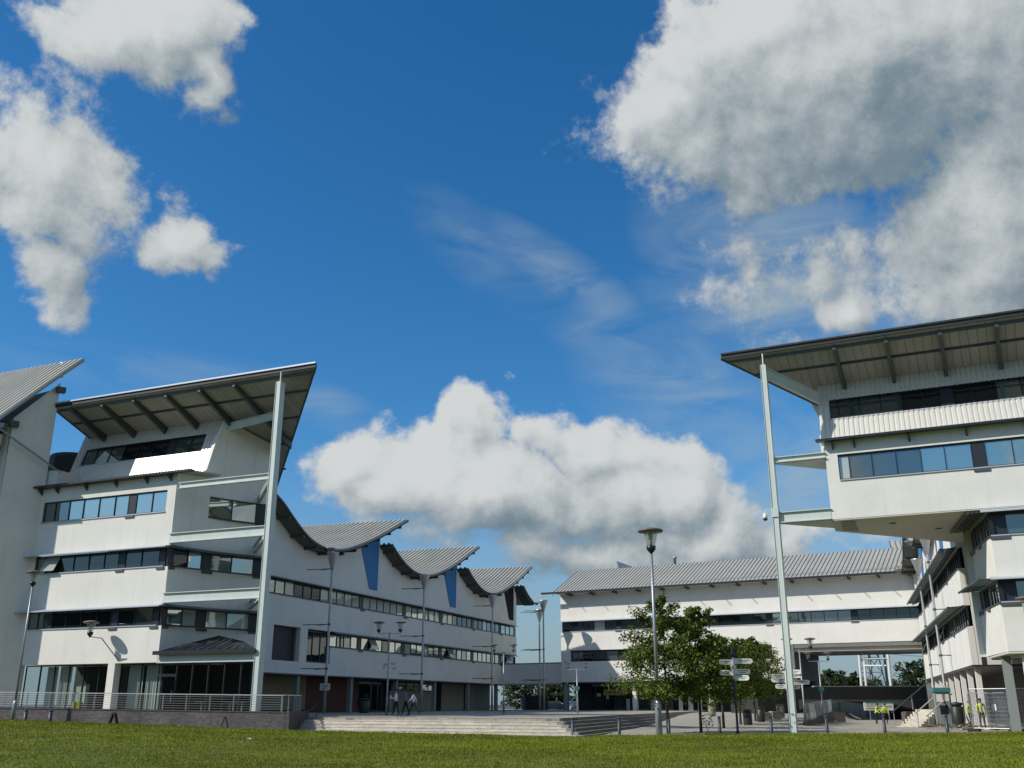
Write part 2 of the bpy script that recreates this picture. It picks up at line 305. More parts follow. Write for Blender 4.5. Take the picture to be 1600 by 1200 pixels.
# ------------------------------------------------------------------ mesh helpers
class MB:
    def __init__(s): s.v = []; s.f = []; s.uv = None
    def add(s, vs, fs):
        o = len(s.v); s.v += [tuple(p) for p in vs]; s.f += [tuple(i + o for i in q) for q in fs]; return s
    def box(s, x0, x1, y0, y1, z0, z1):
        return s.add([(x0, y0, z0), (x1, y0, z0), (x1, y1, z0), (x0, y1, z0), (x0, y0, z1), (x1, y0, z1), (x1, y1, z1), (x0, y1, z1)],
                     [(0, 3, 2, 1), (4, 5, 6, 7), (0, 1, 5, 4), (1, 2, 6, 5), (2, 3, 7, 6), (3, 0, 4, 7)])
    def hexa(s, b, t):
        return s.add(list(b) + list(t), [(0, 3, 2, 1), (4, 5, 6, 7), (0, 1, 5, 4), (1, 2, 6, 5), (2, 3, 7, 6), (3, 0, 4, 7)])
    def prism(s, poly, a, b, ax='y'):
        n = len(poly)
        def P(p, h): return (p[0], h, p[1]) if ax == 'y' else ((p[0], p[1], h) if ax == 'z' else (h, p[0], p[1]))
        vs = [P(p, a) for p in poly] + [P(p, b) for p in poly]
        return s.add(vs, [tuple(range(n)), tuple(range(2 * n - 1, n - 1, -1))] + [(i, (i + 1) % n, n + (i + 1) % n, n + i) for i in range(n)])
    def bar(s, p, q, w, h=None, taper=1.0):
        p, q = Vector(p), Vector(q); h = h or w; d = (q - p).normalized()
        up = Vector((0, 0, 1)) if abs(d.z) < .95 else Vector((0, 1, 0))
        r = d.cross(up).normalized() * w / 2; u = r.cross(d).normalized() * h / 2
        A = [p - r - u, p + r - u, p + r + u, p - r + u]; r, u = r * taper, u * taper
        return s.hexa(A, [q - r - u, q + r - u, q + r + u, q - r + u])
    def ibeam(s, p, q, w, h, t=.05):
        p, q = Vector(p), Vector(q); z = Vector((0, 0, h / 2 - t / 2))
        s.bar(p + z, q + z, w, t); s.bar(p - z, q - z, w, t); return s.bar(p, q, t * .9, h - 2 * t)
    def tube(s, p, q, r0, r1=None, n=10, cap=True):
        p, q = Vector(p), Vector(q); r1 = r0 if r1 is None else r1; d = (q - p).normalized()
        up = Vector((0, 0, 1)) if abs(d.z) < .95 else Vector((0, 1, 0)); a = d.cross(up).normalized(); b = a.cross(d)
        vs = []
        for c, r in ((p, r0), (q, r1)):
            for i in range(n):
                t = 2 * math.pi * i / n; vs.append(c + a * (r * math.cos(t)) + b * (r * math.sin(t)))
        fs = [(i, (i + 1) % n, n + (i + 1) % n, n + i) for i in range(n)]
        if cap: fs += [tuple(range(n - 1, -1, -1)), tuple(range(n, 2 * n))]
        return s.add(vs, fs)
    def lathe(s, c, prof, n=16):
        vs = []; m = len(prof)
        for r, z in prof:
            for i in range(n):
                t = 2 * math.pi * i / n; vs.append((c[0] + r * math.cos(t), c[1] + r * math.sin(t), c[2] + z))
        fs = [(j * n + i, j * n + (i + 1) % n, (j + 1) * n + (i + 1) % n, (j + 1) * n + i) for j in range(m - 1) for i in range(n)]
        fs += [tuple(range(n - 1, -1, -1)), tuple(range((m - 1) * n, m * n))]
        return s.add(vs, fs)
    def grid(s, rows):
        n = len(rows[0]); o = [p for r in rows for p in r]
        return s.add(o, [(j * n + i, j * n + i + 1, (j + 1) * n + i + 1, (j + 1) * n + i) for j in range(len(rows) - 1) for i in range(n - 1)])
    def build(s, name, m, parent=None, smooth=False, recalc=True, uv=None, mesh_only=False):
        me = bpy.data.meshes.new(name); me.from_pydata(s.v, [], s.f)
        if recalc:
            bm = bmesh.new(); bm.from_mesh(me); bmesh.ops.recalc_face_normals(bm, faces=bm.faces); bm.to_mesh(me); bm.free()
        me.materials.append(MATS[m])
        if uv:
            l = me.uv_layers.new()
            for poly in me.polygons:
                for li in poly.loop_indices: l.data[li].uv = uv(me.vertices[me.loops[li].vertex_index].co, poly.normal)
        if smooth: me.polygons.foreach_set('use_smooth', [True] * len(me.polygons))
        if mesh_only: return me
        return link(name, me, parent)
def link(name, me, parent=None):
    o = bpy.data.objects.new(name, me); COL.objects.link(o)
    if parent: o.parent = parent
    return o
def thing(name, label, cat, loc=(0, 0, 0), rz=0, group=None):
    o = bpy.data.objects.new(name, None); COL.objects.link(o); o.empty_display_size = .2
    o.location = loc; o.rotation_euler = (0, 0, rz); return tag(o, label, cat, group)
def tag(o, label, cat, group=None):
    o['label'] = label; o['category'] = cat
    if group: o['group'] = group
    return o
def struct(o): o['kind'] = 'structure'; return o
def stuff(o): o['kind'] = 'stuff'; return o
def copy_tree(o, parent=None):
    c = o.copy(); COL.objects.link(c); c.parent = parent
    for ch in list(o.children): copy_tree(ch, c)
    return c
def lerp(a, b, t): return a + (b - a) * t
def sstep(a, b, x): t = min(1, max(0, (x - a) / (b - a))); return t * t * (3 - 2 * t)

# ------------------------------------------------------------------ ground
EDGE = [(-.56, .70), (-.49, .68), (-.35, .42), (-.22, .16), (-.12, .05), (.05, -.06), (.15, -.05), (.27, .0), (.40, .03), (.52, .16), (.62, .18)]   # lawn height at the far rim by bearing
EDGE_Y = [(-.56, 63.3), (-.35, 61.2), (-.22, 60.0), (-.12, 59.0), (.05, 57.0), (.15, 58.6), (.27, 59.2), (.40, 58.4), (.62, 56.0)]
def interp(tab, x):
    xs = [a for a, _ in tab]; ys = [b for _, b in tab]; return float(np.interp(x, xs, ys))
def lawn_h(X, Y):
    t = X / max(Y, 1.0); return interp(EDGE, t) * sstep(26, 56, Y) + .05 * math.sin(X * .35 + 1) * math.sin(Y * .22) * sstep(10, 30, Y) * (1 - sstep(48, 56, Y))
def pave_h(X, Y):
    t = X / max(Y, 1.0); near = interp(EDGE, t) - .05
    far = .72 * sstep(66, 112, Y) * (1 - sstep(21.6, 22.4, X - .43 * (Y - 78)))
    return lerp(near, far, sstep(57, 66, Y))
g = MB().add([(-3000, -3000, -.9), (3000, -3000, -.9), (3000, 3000, -.9), (-3000, 3000, -.9)], [(0, 1, 2, 3)])
struct(g.build('ground', 'asphalt'))
def height_sheet(name, m, f, us, vs, P, uv=None):
    mb = MB(); mb.grid([[(*P(u, v), f(*P(u, v))) for u in us] for v in vs]); return struct(mb.build(name, m, uv=uv, smooth=True))
us = np.linspace(-.95, .95, 90)
height_sheet('lawn', 'grass_base', lawn_h, us, np.concatenate([np.linspace(.02, .4, 5), np.linspace(.45, 1, 26)]), lambda u, v: (u * interp(EDGE_Y, max(-.56, min(.62, u))) * v * 1.0, interp(EDGE_Y, max(-.56, min(.62, u))) * v))
struct(MB().add([(-60, -60, -.25), (60, -60, -.25), (60, 4, -.25), (-60, 4, -.25)], [(0, 1, 2, 3)]).build('lawn', 'grass_base'))
height_sheet('pavement', 'paving', pave_h, np.linspace(-45, 62, 108), np.linspace(54.5, 190, 110), lambda u, v: (u, v), uv=lambda c, n: (c.x, c.y))
hl = MB(); ha = np.linspace(R(138), R(378), 180)                    # unseen bank added around the viewer so low windows reflect dark
def hring(r, z, wz): return [(r * math.cos(a) * (1 + .03 * math.sin(a * 17)), 10 + r * math.sin(a) * .75 * (1 + .03 * math.sin(a * 11 + 2)), z + wz * (math.sin(a * 23) + .7 * math.sin(a * 47 + 1) + .5 * math.sin(a * 91))) for a in ha]
hl.grid([hring(104, -.7, 0), hring(108, 10.5, .9), hring(114, 17.5, 1.4), hring(124, 18.5, 1.3), hring(150, -.7, 0)])
struct(hl.build('added_bank', 'added_bank_green', smooth=True))
# kerb stones along the lawn rim
ts = np.linspace(-.21, .56, 90)
def rim(t, d=0): y = interp(EDGE_Y, t) + d; return (t * y, y)
kerb = bpy.data.objects.new('kerb', None); COL.objects.link(kerb); struct(kerb)
for a, b in zip(ts[:-1], ts[1:]):
    z0, z1 = interp(EDGE, a) - .02, interp(EDGE, b) - .02; p0, p1, q0, q1 = rim(a, .03), rim(b, .03), rim(a, .20), rim(b, .20)
    MB().hexa([(*p0, z0 - .3), (p1[0] - .012, p1[1], z1 - .3), (q1[0] - .012, q1[1], z1 - .3), (*q0, z0 - .3)], [(*p0, z0), (p1[0] - .012, p1[1], z1), (q1[0] - .012, q1[1], z1), (*q0, z0)]).build('kerb_block', 'kerb_stone', kerb)
# grass blades
def grass():
    r = np.random.RandomState(3); n = 320000
    t = r.uniform(-.60, .60, n); k = r.uniform(0, 1, n); rimy = np.interp(t, [a for a, _ in EDGE_Y], [b for _, b in EDGE_Y])
    near = 24.0; Y = near * (rimy / near) ** (k ** .8); X = t * Y
    tt = X / Y; ss = lambda a, b, v: (lambda q: q * q * (3 - 2 * q))(np.clip((v - a) / (b - a), 0, 1))
    z = np.interp(tt, [a for a, _ in EDGE], [b for _, b in EDGE]) * ss(26, 56, Y) + .05 * np.sin(X * .35 + 1) * np.sin(Y * .22) * ss(10, 30, Y) * (1 - ss(48, 56, Y))
    tuft = np.sin(X * 1.7 + 2 * np.sin(Y * .9)) * np.sin(Y * 1.3 + np.sin(X * .7)) * .5 + .5
    h = (.024 + .038 * r.rand(n) ** 2) * (.7 + .6 * tuft) * (1 + (Y - 24) / 90); w = .007 + .010 * r.rand(n) + (Y - 24) * .0004
    edge = (rimy - Y) < .5; h[edge] *= 1.35
    a = r.uniform(0, 2 * math.pi, n); lx = r.normal(0, .5, n) * h; ly = r.normal(0, .5, n) * h
    v = np.empty((n, 3, 3), np.float32)
    v[:, 0] = np.stack([X - np.cos(a) * w, Y - np.sin(a) * w, z - .01], 1); v[:, 1] = np.stack([X + np.cos(a) * w, Y + np.sin(a) * w, z - .01], 1); v[:, 2] = np.stack([X + lx, Y + ly, z + h], 1)
    me = bpy.data.meshes.new('grass'); me.vertices.add(3 * n); me.vertices.foreach_set('co', v.ravel())
    me.loops.add(3 * n); me.loops.foreach_set('vertex_index', np.arange(3 * n, dtype=np.int32)); me.polygons.add(n); me.polygons.foreach_set('loop_start', np.arange(0, 3 * n, 3, dtype=np.int32))
    me.update(); me.validate(); me.materials.append(MATS['blade'])
    o = stuff(link('grass', me)); tag(o, 'short green grass of the mown lawn in the foreground', 'grass')
grass()
# plaza slab, terrace and stone steps
PZ = .85
A0 = Vector((-12.7, 64.0)); Q0 = Vector((2.65, 57.75)); fdir = (Q0 - A0).normalized(); fn = Vector((fdir.y, -fdir.x))
gdir = Vector((math.sin(R(17.5)), math.cos(R(17.5)))); gn = Vector((gdir.y, -gdir.x)); SL = 58.0
def corner(d):                                                  # meeting point of the two edges pushed out by d
    p = A0 + fn * d; q = Q0 + gn * d; den = fdir.x * gdir.y - fdir.y * gdir.x
    w = q - p; t = (w.x * gdir.y - w.y * gdir.x) / den; return p + fdir * t
far = Q0 + gdir * 95
struct(MB().prism([(A0.x, A0.y), (Q0.x, Q0.y), (far.x, far.y), (-60, 160), (-60, 72), (-13.2, 72)], -.4, PZ - .004, 'z').build('plaza', 'plaza_paving', uv=lambda c, n: (c.x * .9 - c.y * .3, c.y * .9 + c.x * .3)))
steps = struct(MB().prism([(A0.x, A0.y + .5), (Q0.x - .5, Q0.y + .5), (Q0.x, Q0.y + 3), (A0.x, A0.y + 3)], -.5, .2, 'z').build('steps', 'stone_step'))
DT, DR = .36, .17
def stone(p, d, L, dep, n, z, m):
    e = p + d * L; i0 = p - n * dep; i1 = e - n * dep
    pb, eb = p - n * .02, e - n * .02; zb = z - DR - .02; zn = z - .055
    MB().add([(pb.x, pb.y, zb), (eb.x, eb.y, zb), (i1.x, i1.y, zb), (i0.x, i0.y, zb), (pb.x, pb.y, zn), (eb.x, eb.y, zn), (p.x, p.y, zn), (e.x, e.y, zn), (p.x, p.y, z), (e.x, e.y, z), (i1.x, i1.y, z), (i0.x, i0.y, z)],
             [(0, 3, 2, 1), (0, 1, 5, 4), (4, 5, 7, 6), (6, 7, 9, 8), (8, 9, 10, 11), (3, 11, 10, 2), (0, 4, 6, 8, 11, 3), (1, 2, 10, 9, 7, 5)]).build('step_stone', m, steps)
for k in range(6):
    c = corner(DT * k); z = PZ - DR * k; s0 = A0 + fn * (DT * k); L = (c - s0).length; x = 0.0
    while x < L - .01:
        l = min(rng.uniform(1.3, 2.4), L - x)
        if L - x - l < .6: l = L - x
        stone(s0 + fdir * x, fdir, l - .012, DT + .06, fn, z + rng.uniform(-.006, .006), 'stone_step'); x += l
    x = 0.0
    while x < SL:
        l = min(rng.uniform(2.2, 3.2), SL - x + .01)
        p = c + gdir * x
        if pave_h(p.x + .3, p.y) < z - .02: stone(p, gdir, l - .012, DT + .06, gn, z + rng.uniform(-.004, .004), 'stone_dark')  # side flight gets darker stone in place of its shade
        x += l

# ------------------------------------------------------------------ facade helpers
LAST = [None]
def pane_mat(weights):
    names = ['glass_dark', 'glass_mid', 'glass_sky', 'glass_blind_reflection']
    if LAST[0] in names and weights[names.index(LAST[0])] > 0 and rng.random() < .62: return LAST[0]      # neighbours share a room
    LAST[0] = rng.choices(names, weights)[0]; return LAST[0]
def window(parent, segs, z0, z1, y, P=None, wts=(4, 4, 4, 1), sill=True, name='window', fr='frame_dark', rec=.16, ft=.055, box_sill=True, mats=None, opening=()):
    """a ribbon window: segs = [(x0, x1, 'g'|'s')]; P maps (x, y, z) to parent space for curved walls"""
    P = P or (lambda x, y, z: (x, y, z))
    def bx(mb, x0, x1, y0, y1, a, b):
        mb.hexa([P(x0, y0, a), P(x1, y0, a), P(x1, y1, a), P(x0, y1, a)], [P(x0, y0, b), P(x1, y0, b), P(x1, y1, b), P(x0, y1, b)])
    X0, X1 = segs[0][0], segs[-1][1]; f = MB(); ya, yb = y + rec - .05, y + rec + .06
    for (a, b, k) in segs:
        bx(f, a, b, ya, yb, z0, z0 + ft * 1.3); bx(f, a, b, ya, yb, z1 - ft * 1.3, z1)
        bx(f, a, a + ft / 2, ya, yb, z0 + ft * 1.3, z1 - ft * 1.3); bx(f, b - ft / 2, b, ya, yb, z0 + ft * 1.3, z1 - ft * 1.3)
    w = f.build(name, fr, parent)
    for i, (a, b, k) in enumerate(segs):
        p = MB(); a2, b2 = a + ft / 2, b - ft / 2; c, d = z0 + ft * 1.3, z1 - ft * 1.3
        if k == 's':
            bx(p, a2, b2, y + rec - .03, y + rec + .05, c, d); p.build('spandrel', 'spandrel', w)
            if box_sill:
                q = MB(); bx(q, a2 - .05, b2 + .12, y - .07, y - .012, z0 - .24, z0 - .065); q.build('sill_box', 'spandrel_grey', w)
        else:
            j = [rng.uniform(-.004, .004) for _ in range(4)]; yy = y + rec + .01
            mm = mats[i % len(mats)] if mats else pane_mat(wts)
            if i in opening:                                       # top-hung sash pushed out at the bottom
                p.hexa([P(a2, y - .38, c + .05), P(b2, y - .38, c + .05), P(b2, y - .34, c + .05), P(a2, y - .34, c + .05)], [P(a2, yy - .02, d), P(b2, yy - .02, d), P(b2, yy + .02, d), P(a2, yy + .02, d)])
                p.build('pane', 'glass_blind_reflection', w)
                q = MB(); bx(q, a2, b2, yy + .05, yy + .07, c, d); q.build('pane', 'glass_dark', w)
                continue
            p.add([P(a2, yy + j[0], c), P(b2, yy + j[1], c), P(b2, yy + j[2], d), P(a2, yy + j[3], d)], [(0, 1, 2, 3)])
            p.build('pane', mm, w)
    if sill:
        s = MB(); bx(s, X0, X1, y - .07, y + rec + .02, z0 - .06, z0); s.build('sill', 'flash_light' if sill == 1 else 'frame_dark', w)
    return w
def bays(x0, x1, pitch, first, n, solid=.7):
    """lists of window segments per bay of n panes between solid posts"""
    out = []; x = x0; nx = first
    while x < x1 - .05:
        e = min(nx, x1); seg = []; gl = e - (solid if nx <= x1 else 0); m = max(1, round((gl - x) / ((pitch - solid) / n))); w = (gl - x) / m
        if gl - x > .3: seg += [(x + i * w, x + (i + 1) * w, 'g') for i in range(m)]
        if nx <= x1: seg.append((gl, e, 's'))
        if seg: out.append(seg)
        x = e; nx += pitch
    return out
def canopy(parent, x0, x1, z, m='flash_light', d=.62, P=None, n=1):
    P = P or (lambda x, y, z: (x, y, z)); mb = MB()
    for i in range(n):
        a, b = lerp(x0, x1, i / n), lerp(x0, x1, (i + 1) / n)
        mb.hexa([P(a, -d, z - .11), P(b, -d, z - .11), P(b, .02, z + .03), P(a, .02, z + .03)], [P(a, -d, z - .05), P(b, -d, z - .05), P(b, .02, z + .12), P(a, .02, z + .12)])
    return mb.build('canopy', m, parent)
def corrugated(name, m, parent, x0, x1, bot, top, shear=0.0, pitch=.30, dep=.05):
    """ribbed sheet between a bottom line (y, z) and a top line (y, z)"""
    mb = MB(); n = int(round((x1 - x0) / pitch)); r0 = []; r1 = []; r0b = []; r1b = []
    w = (x1 - x0) / n; t = Vector((0, top[0] - bot[0], top[1] - bot[1])).normalized(); nv = Vector((0, -t.z, t.y))
    for i in range(n):
        for fx, h in ((0, 0), (.18, 0), (.32, 1), (.86, 1), (1.0, 0)) if i == n - 1 else ((0, 0), (.18, 0), (.32, 1), (.86, 1)):
            x = x0 + (i + fx) * w; o = nv * (h * dep)
            r0.append((x, bot[0] + o.y, bot[1] + o.z)); r1.append((x + shear, top[0] + o.y, top[1] + o.z))
    mb.grid([r0, r1]); return mb.build(name, m, parent, recalc=False)
def plane_roof(root, zf, sl, xl, T, K, xr, flare_left, rafters, yb=10.5):
    """mono-pitch roof rising to the front edge y = 0, one side flared from K out to the tip T"""
    Z = lambda y, o=0: zf - sl * y + o
    def yback(x):                                                   # back limit under the flared verge
        if (not flare_left and x > K[0]) or (flare_left and x < K[0]):
            return max(.02, K[1] * (T[0] - x) / (T[0] - K[0]))
        return yb
    x0, x1 = (T[0], xr) if flare_left else (xl, T[0])
    n = int((x1 - x0) / .5); w = (x1 - x0) / n; top = MB()
    roof = None
    # weathering sheet with standing ribs running up the slope
    rows = []
    xs = [x0 + i * w for i in range(n + 1)]
    for a, b in zip(xs[:-1], xs[1:]):
        ya, yb_ = yback(a), yback(b)
        top.hexa([(a, -.06, Z(-.06, -.05)), (b, -.06, Z(-.06, -.05)), (b, yb_, Z(yb_, -.05)), (a, ya, Z(ya, -.05))], [(a, -.06, Z(-.06)), (b, -.06, Z(-.06)), (b, yb_, Z(yb_)), (a, ya, Z(ya))])
        if ya > .3: top.hexa([(a - .02, -.07, Z(-.07)), (a + .02, -.07, Z(-.07)), (a + .02, ya, Z(ya)), (a - .02, ya, Z(ya))], [(a - .02, -.07, Z(-.07, .07)), (a + .02, -.07, Z(-.07, .07)), (a + .02, ya, Z(ya, .07)), (a - .02, ya, Z(ya, .07))])
    roof = top.build('roof', 'roof_metal', root)
    for a, b in zip(xs[:-1], xs[1:]):
        ya, yb_ = min(yback(a), 5.0 if b < K[0] else 99), min(yback(b), 5.0 if b < K[0] else 99)
        if max(ya, yb_) < .15: continue
        a2, b2 = a + .012, b - .012
        MB().hexa([(a2, .06, Z(.06, -.30)), (b2, .06, Z(.06, -.30)), (b2, yb_, Z(yb_, -.30)), (a2, ya, Z(ya, -.30))], [(a2, .06, Z(.06, -.27)), (b2, .06, Z(.06, -.27)), (b2, yb_, Z(yb_, -.27)), (a2, ya, Z(ya, -.27))]).build('soffit_board', 'soffit_board', roof)
    # fascia along front and verge
    MB().hexa([(x0, -.02, Z(0, -.30)), (x1, -.02, Z(0, -.30)), (x1, .05, Z(0, -.30)), (x0, .05, Z(0, -.30))], [(x0, -.02, Z(-.02, -.06)), (x1, -.02, Z(-.02, -.06)), (x1, .05, Z(.05, -.06)), (x0, .05, Z(.05, -.06))]).build('fascia', 'fascia_dark', roof)
    MB().hexa([(x0, -.11, Z(-.06, -.07)), (x1, -.11, Z(-.06, -.07)), (x1, -.062, Z(-.06, -.07)), (x0, -.062, Z(-.06, -.07))], [(x0, -.11, Z(-.06, .04)), (x1, -.11, Z(-.06, .04)), (x1, -.062, Z(-.06, .04)), (x0, -.062, Z(-.06, .04))]).build('drip_edge', 'fascia_dark' if flare_left else 'flash_light', roof)
    tp, kp = Vector((T[0], T[1], Z(T[1], -.2))), Vector((K[0], K[1], Z(K[1], -.2)))
    MB().bar(tp, kp, .10, .34).build('verge', 'rafter_dark', roof)
    ox = x1 if flare_left else x0
    MB().bar((ox, -.05, Z(-.05, -.2)), (ox, yb, Z(yb, -.2)), .10, .34).build('verge', 'rafter_dark', roof)
    inn = .55 if flare_left else -.55
    for yy in (2.0, 4.6, 7.4, 10.4):
        a, b = (x0, x1)
        if yy < K[1]:
            xf = T[0] + (K[0] - T[0]) * yy / K[1]
            if flare_left: a = xf
            else: b = xf
        if yy > 2.5 and not flare_left: a = 1.2
        if yy > 2.5 and flare_left: continue
        MB().bar((a, yy, Z(yy, -.37)), (b, yy, Z(yy, -.37)), .12, .13).build('purlin', 'rafter_dark', roof)
    MB().bar((x0 + .3, .35, Z(.35, -.38)), (x1 - .3, .35, Z(.35, -.38)), .14, .15).build('purlin', 'rafter_dark', roof)
    for x in rafters:
        ye = min(yback(x) - .1, 4.35)
        if not flare_left and x > 1.2: ye = min(yback(x) - .1, 8)
        MB().hexa([(x - .11, .22, Z(.22, -.62)), (x + .11, .22, Z(.22, -.62)), (x + .11, ye, Z(ye, -.95)), (x - .11, ye, Z(ye, -.95))], [(x - .11, .22, Z(.22, -.305)), (x + .11, .22, Z(.22, -.305)), (x + .11, ye, Z(ye, -.305)), (x - .11, ye, Z(ye, -.305))]).build('rafter', 'rafter_dark', roof)
    return roof
def leaning_storey(root, x0, x1, zg, wx0, wx1, shear, segs, gx0, gx1, ztop=21.75):
    """metal-clad top storey that leans back from the gutter, with a ribbon window"""
    y0, y1 = 2.45, 4.05; Y = lambda z: lerp(y0, y1, (z - zg) / (ztop - zg)); zb, zt = 19.08, 20.50
    S = lambda z: shear * (z - zg) / (ztop - zg)
    corrugated('cladding', 'clad_metal', root, x0, x1, (y0, zg), (Y(zb), zb), S(zb))
    corrugated('cladding', 'clad_metal', root, x0 + S(zt), x1 + S(zt), (Y(zt), zt), (y1, ztop), shear - S(zt))
    if wx0 - x0 > .2: corrugated('cladding', 'clad_metal', root, x0 + S(zb), wx0 + S(zb), (Y(zb), zb), (Y(zt), zt), S(zt) - S(zb))
    if x1 - wx1 > .2: corrugated('cladding', 'clad_metal', root, wx1 + S(zb), x1 + S(zb), (Y(zb), zb), (Y(zt), zt), S(zt) - S(zb))
    P = lambda x, y, z: (x + S(z), y + Y(z), z)
    window(root, segs, zb, zt, .0, P=P, wts=(2, 6, 1, 2), sill=True, box_sill=False, rec=.22)
    # gutter at the foot and dark body behind the sheets
    MB().box(gx0, gx1, -.62, -.20, zg - .42, zg - .28).build('gutter', 'frame_dark', root)
    MB().hexa([(gx0 + .2, -.22, zg - .40), (gx1 - .1, -.22, zg - .40), (gx1 - .1, y0 + .2, zg - .12), (gx0 + .2, y0 + .2, zg - .12)], [(gx0 + .2, -.22, zg - .30), (gx1 - .1, -.22, zg - .30), (gx1 - .1, y0 + .2, zg + .02), (gx0 + .2, y0 + .2, zg + .02)]).build('ledge_roof', 'roof_metal', root)
    MB().hexa([(x0 + .05, y0 + .35, zg - .3), (x1 - .05, y0 + .35, zg - .3), (x1 - .05, 10, zg - .3), (x0 + .05, 10, zg - .3)], [(x0 + shear + .05, y1 + .4, ztop - .35), (x1 + shear - .05, y1 + .4, ztop - .35), (x1 + shear - .05, 10, ztop - 2.5), (x0 + shear + .05, 10, ztop - 2.5)]).build('inner_wall', 'white_render', root)
def bracket(root, x, z):
    MB().add([(x - .05, -.42, z), (x + .05, -.42, z), (x + .05, .0, z), (x - .05, .0, z), (x - .05, -.32, z - .18), (x + .05, -.32, z - .18), (x + .05, .0, z - .42), (x - .05, .0, z - .42)],
             [(0, 1, 2, 3), (4, 7, 6, 5), (0, 4, 5, 1), (1, 5, 6, 2), (2, 6, 7, 3), (3, 7, 4, 0)]).build('bracket', 'rafter_dark', root)

# ------------------------------------------------------------------ left front block
LB = thing('campus_building', 'white rendered block at left with flared roof held up by a tall white column', 'building', (-23, 66, 0), R(-23.5))
WT = .45
def wallbox(root, x0, x1, z0, z1, y0=0.0, th=WT, m='white_render', name='wall'): return MB().box(x0, x1, y0, y0 + th, z0, z1).build(name, m, root)
def curve_xy(y): return .058 * y + .0375 * y * y                   # plan of the block's hollow side wall
YE = 7.26
def PS(x, y, z):                                                    # x runs back along the curve, y goes inward
    d = .058 + .075 * x; n = Vector((1, d)).normalized()            # tangent is (d, 1)
    return (curve_xy(x) - y * 1.0 / math.hypot(1, d), x + y * d / math.hypot(1, d), z)
for z0, z1 in ((4.17, 6.50), (7.86, 10.36), (11.76, 14.06)): wallbox(LB, -12.3, 0, z0, z1)
wallbox(LB, -12.3, 0, 15.62, 16.62); wallbox(LB, -.75, 0, 14.06, 15.62); wallbox(LB, -13.05, -12.302, .9, 16.62)
wallbox(LB, -4.2, -3.6, .9, 4.168, th=.7)
def side_strip(z0, z1, a=.0, b=YE, m='white_render', name='wall', y0=0.0, th=.4, n=10):
    mb = MB()
    for i in range(n):
        p, q = lerp(a, b, i / n), lerp(a, b, (i + 1) / n)
        mb.hexa([PS(p, y0, z0), PS(q, y0, z0), PS(q, y0 + th, z0), PS(p, y0 + th, z0)], [PS(p, y0, z1), PS(q, y0, z1), PS(q, y0 + th, z1), PS(p, y0 + th, z1)])
    return mb.build(name, m, LB)
for z0, z1 in ((4.17, 6.50), (7.86, 10.36)): side_strip(z0, z1, .002)
# upper side wall follows the roof down towards the back
mb = MB(); n = 12
for i in range(n):
    p, q = lerp(.002, YE, i / n), lerp(.002, YE, (i + 1) / n); zt = lambda y: min(21.5, 23.2 - .36 * y - .42) if y > 3.4 else (16.95 if y < 2.3 else lerp(16.95, 21.5, (y - 2.3) / 1.1))
    mb.hexa([PS(p, 0, 15.62), PS(q, 0, 15.62), PS(q, .4, 15.62), PS(p, .4, 15.62)], [PS(p, 0, zt(p)), PS(q, 0, zt(q)), PS(q, .4, zt(q)), PS(p, .4, zt(p))])
mb.build('wall', 'white_render', LB)
side_strip(11.76, 14.06, .002); side_strip(14.06, 15.62, .002, 2.9)
MB().box(curve_xy(YE) - 3.0, curve_xy(YE) - .05, YE + .0, YE + .3, 4.05, 17.2).build('wall', 'white_render', LB)
def widths(x0, ws, kinds):
    out = []; x = x0
    for w, k in zip(ws, kinds): out.append((x, x + w, k)); x += w
    return out
k = 'gggggg' + 's' + 'gg'
ws = [1.05, 1.30, 1.32, 1.42, 1.42, 1.20, .66, 1.40, 1.32]; f = 11.55 / sum(ws)
window(LB, widths(-12.3, [w * f for w in ws], k), 14.12, 15.60, 0, mats=['glass_mid', 'glass_mid', 'glass_sky', 'glass_sky', 'glass_sky', 'glass_sky', 0, 'glass_sky', 'glass_sky'])
ws = [.95, 1.35, 1.32, 1.42, 1.42, 1.30, .60, 1.45, 1.55, .55]; f = 11.9 / sum(ws)
window(LB, widths(-12.3, [w * f for w in ws], k + 's'), 10.42, 11.66, 0, mats=['glass_mid', 'glass_mid', 'glass_dark', 'glass_dark', 'glass_dark', 'glass_dark', 0, 'glass_dark', 'glass_dark', 0], opening=(1,))
window(LB, widths(-12.3, [w * f for w in ws], k + 's'), 6.56, 7.76, 0, mats=['glass_mid', 'glass_mid', 'glass_dark', 'glass_dark', 'glass_dark', 'glass_dark', 0, 'glass_dark', 'glass_mid', 0], opening=())
for z in (11.70, 7.80):
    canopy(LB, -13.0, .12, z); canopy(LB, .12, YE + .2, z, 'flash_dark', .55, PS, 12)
sg = [(.0, .45, 's'), (.45, 1.7, 'g'), (1.7, 2.8, 'g'), (2.8, 3.5, 's'), (3.5, 5.0, 'g'), (5.0, 6.5, 'g'), (6.5, YE, 's')]
sgp = []
for a, b, kk in sg: sgp += [(a, b, kk)]
window(LB, sgp, 10.42, 11.66, 0, P=PS, wts=(1, 2, 5, 4), sill=2, rec=.12); window(LB, sgp, 6.56, 7.76, 0, P=PS, wts=(1, 1, 5, 5), sill=2, rec=.12)
window(LB, [(2.9, 4.7, 'g'), (4.7, 6.4, 'g'), (6.4, YE, 's')], 14.12, 15.60, 0, P=PS, wts=(0, 3, 5, 0), sill=2, rec=.12)
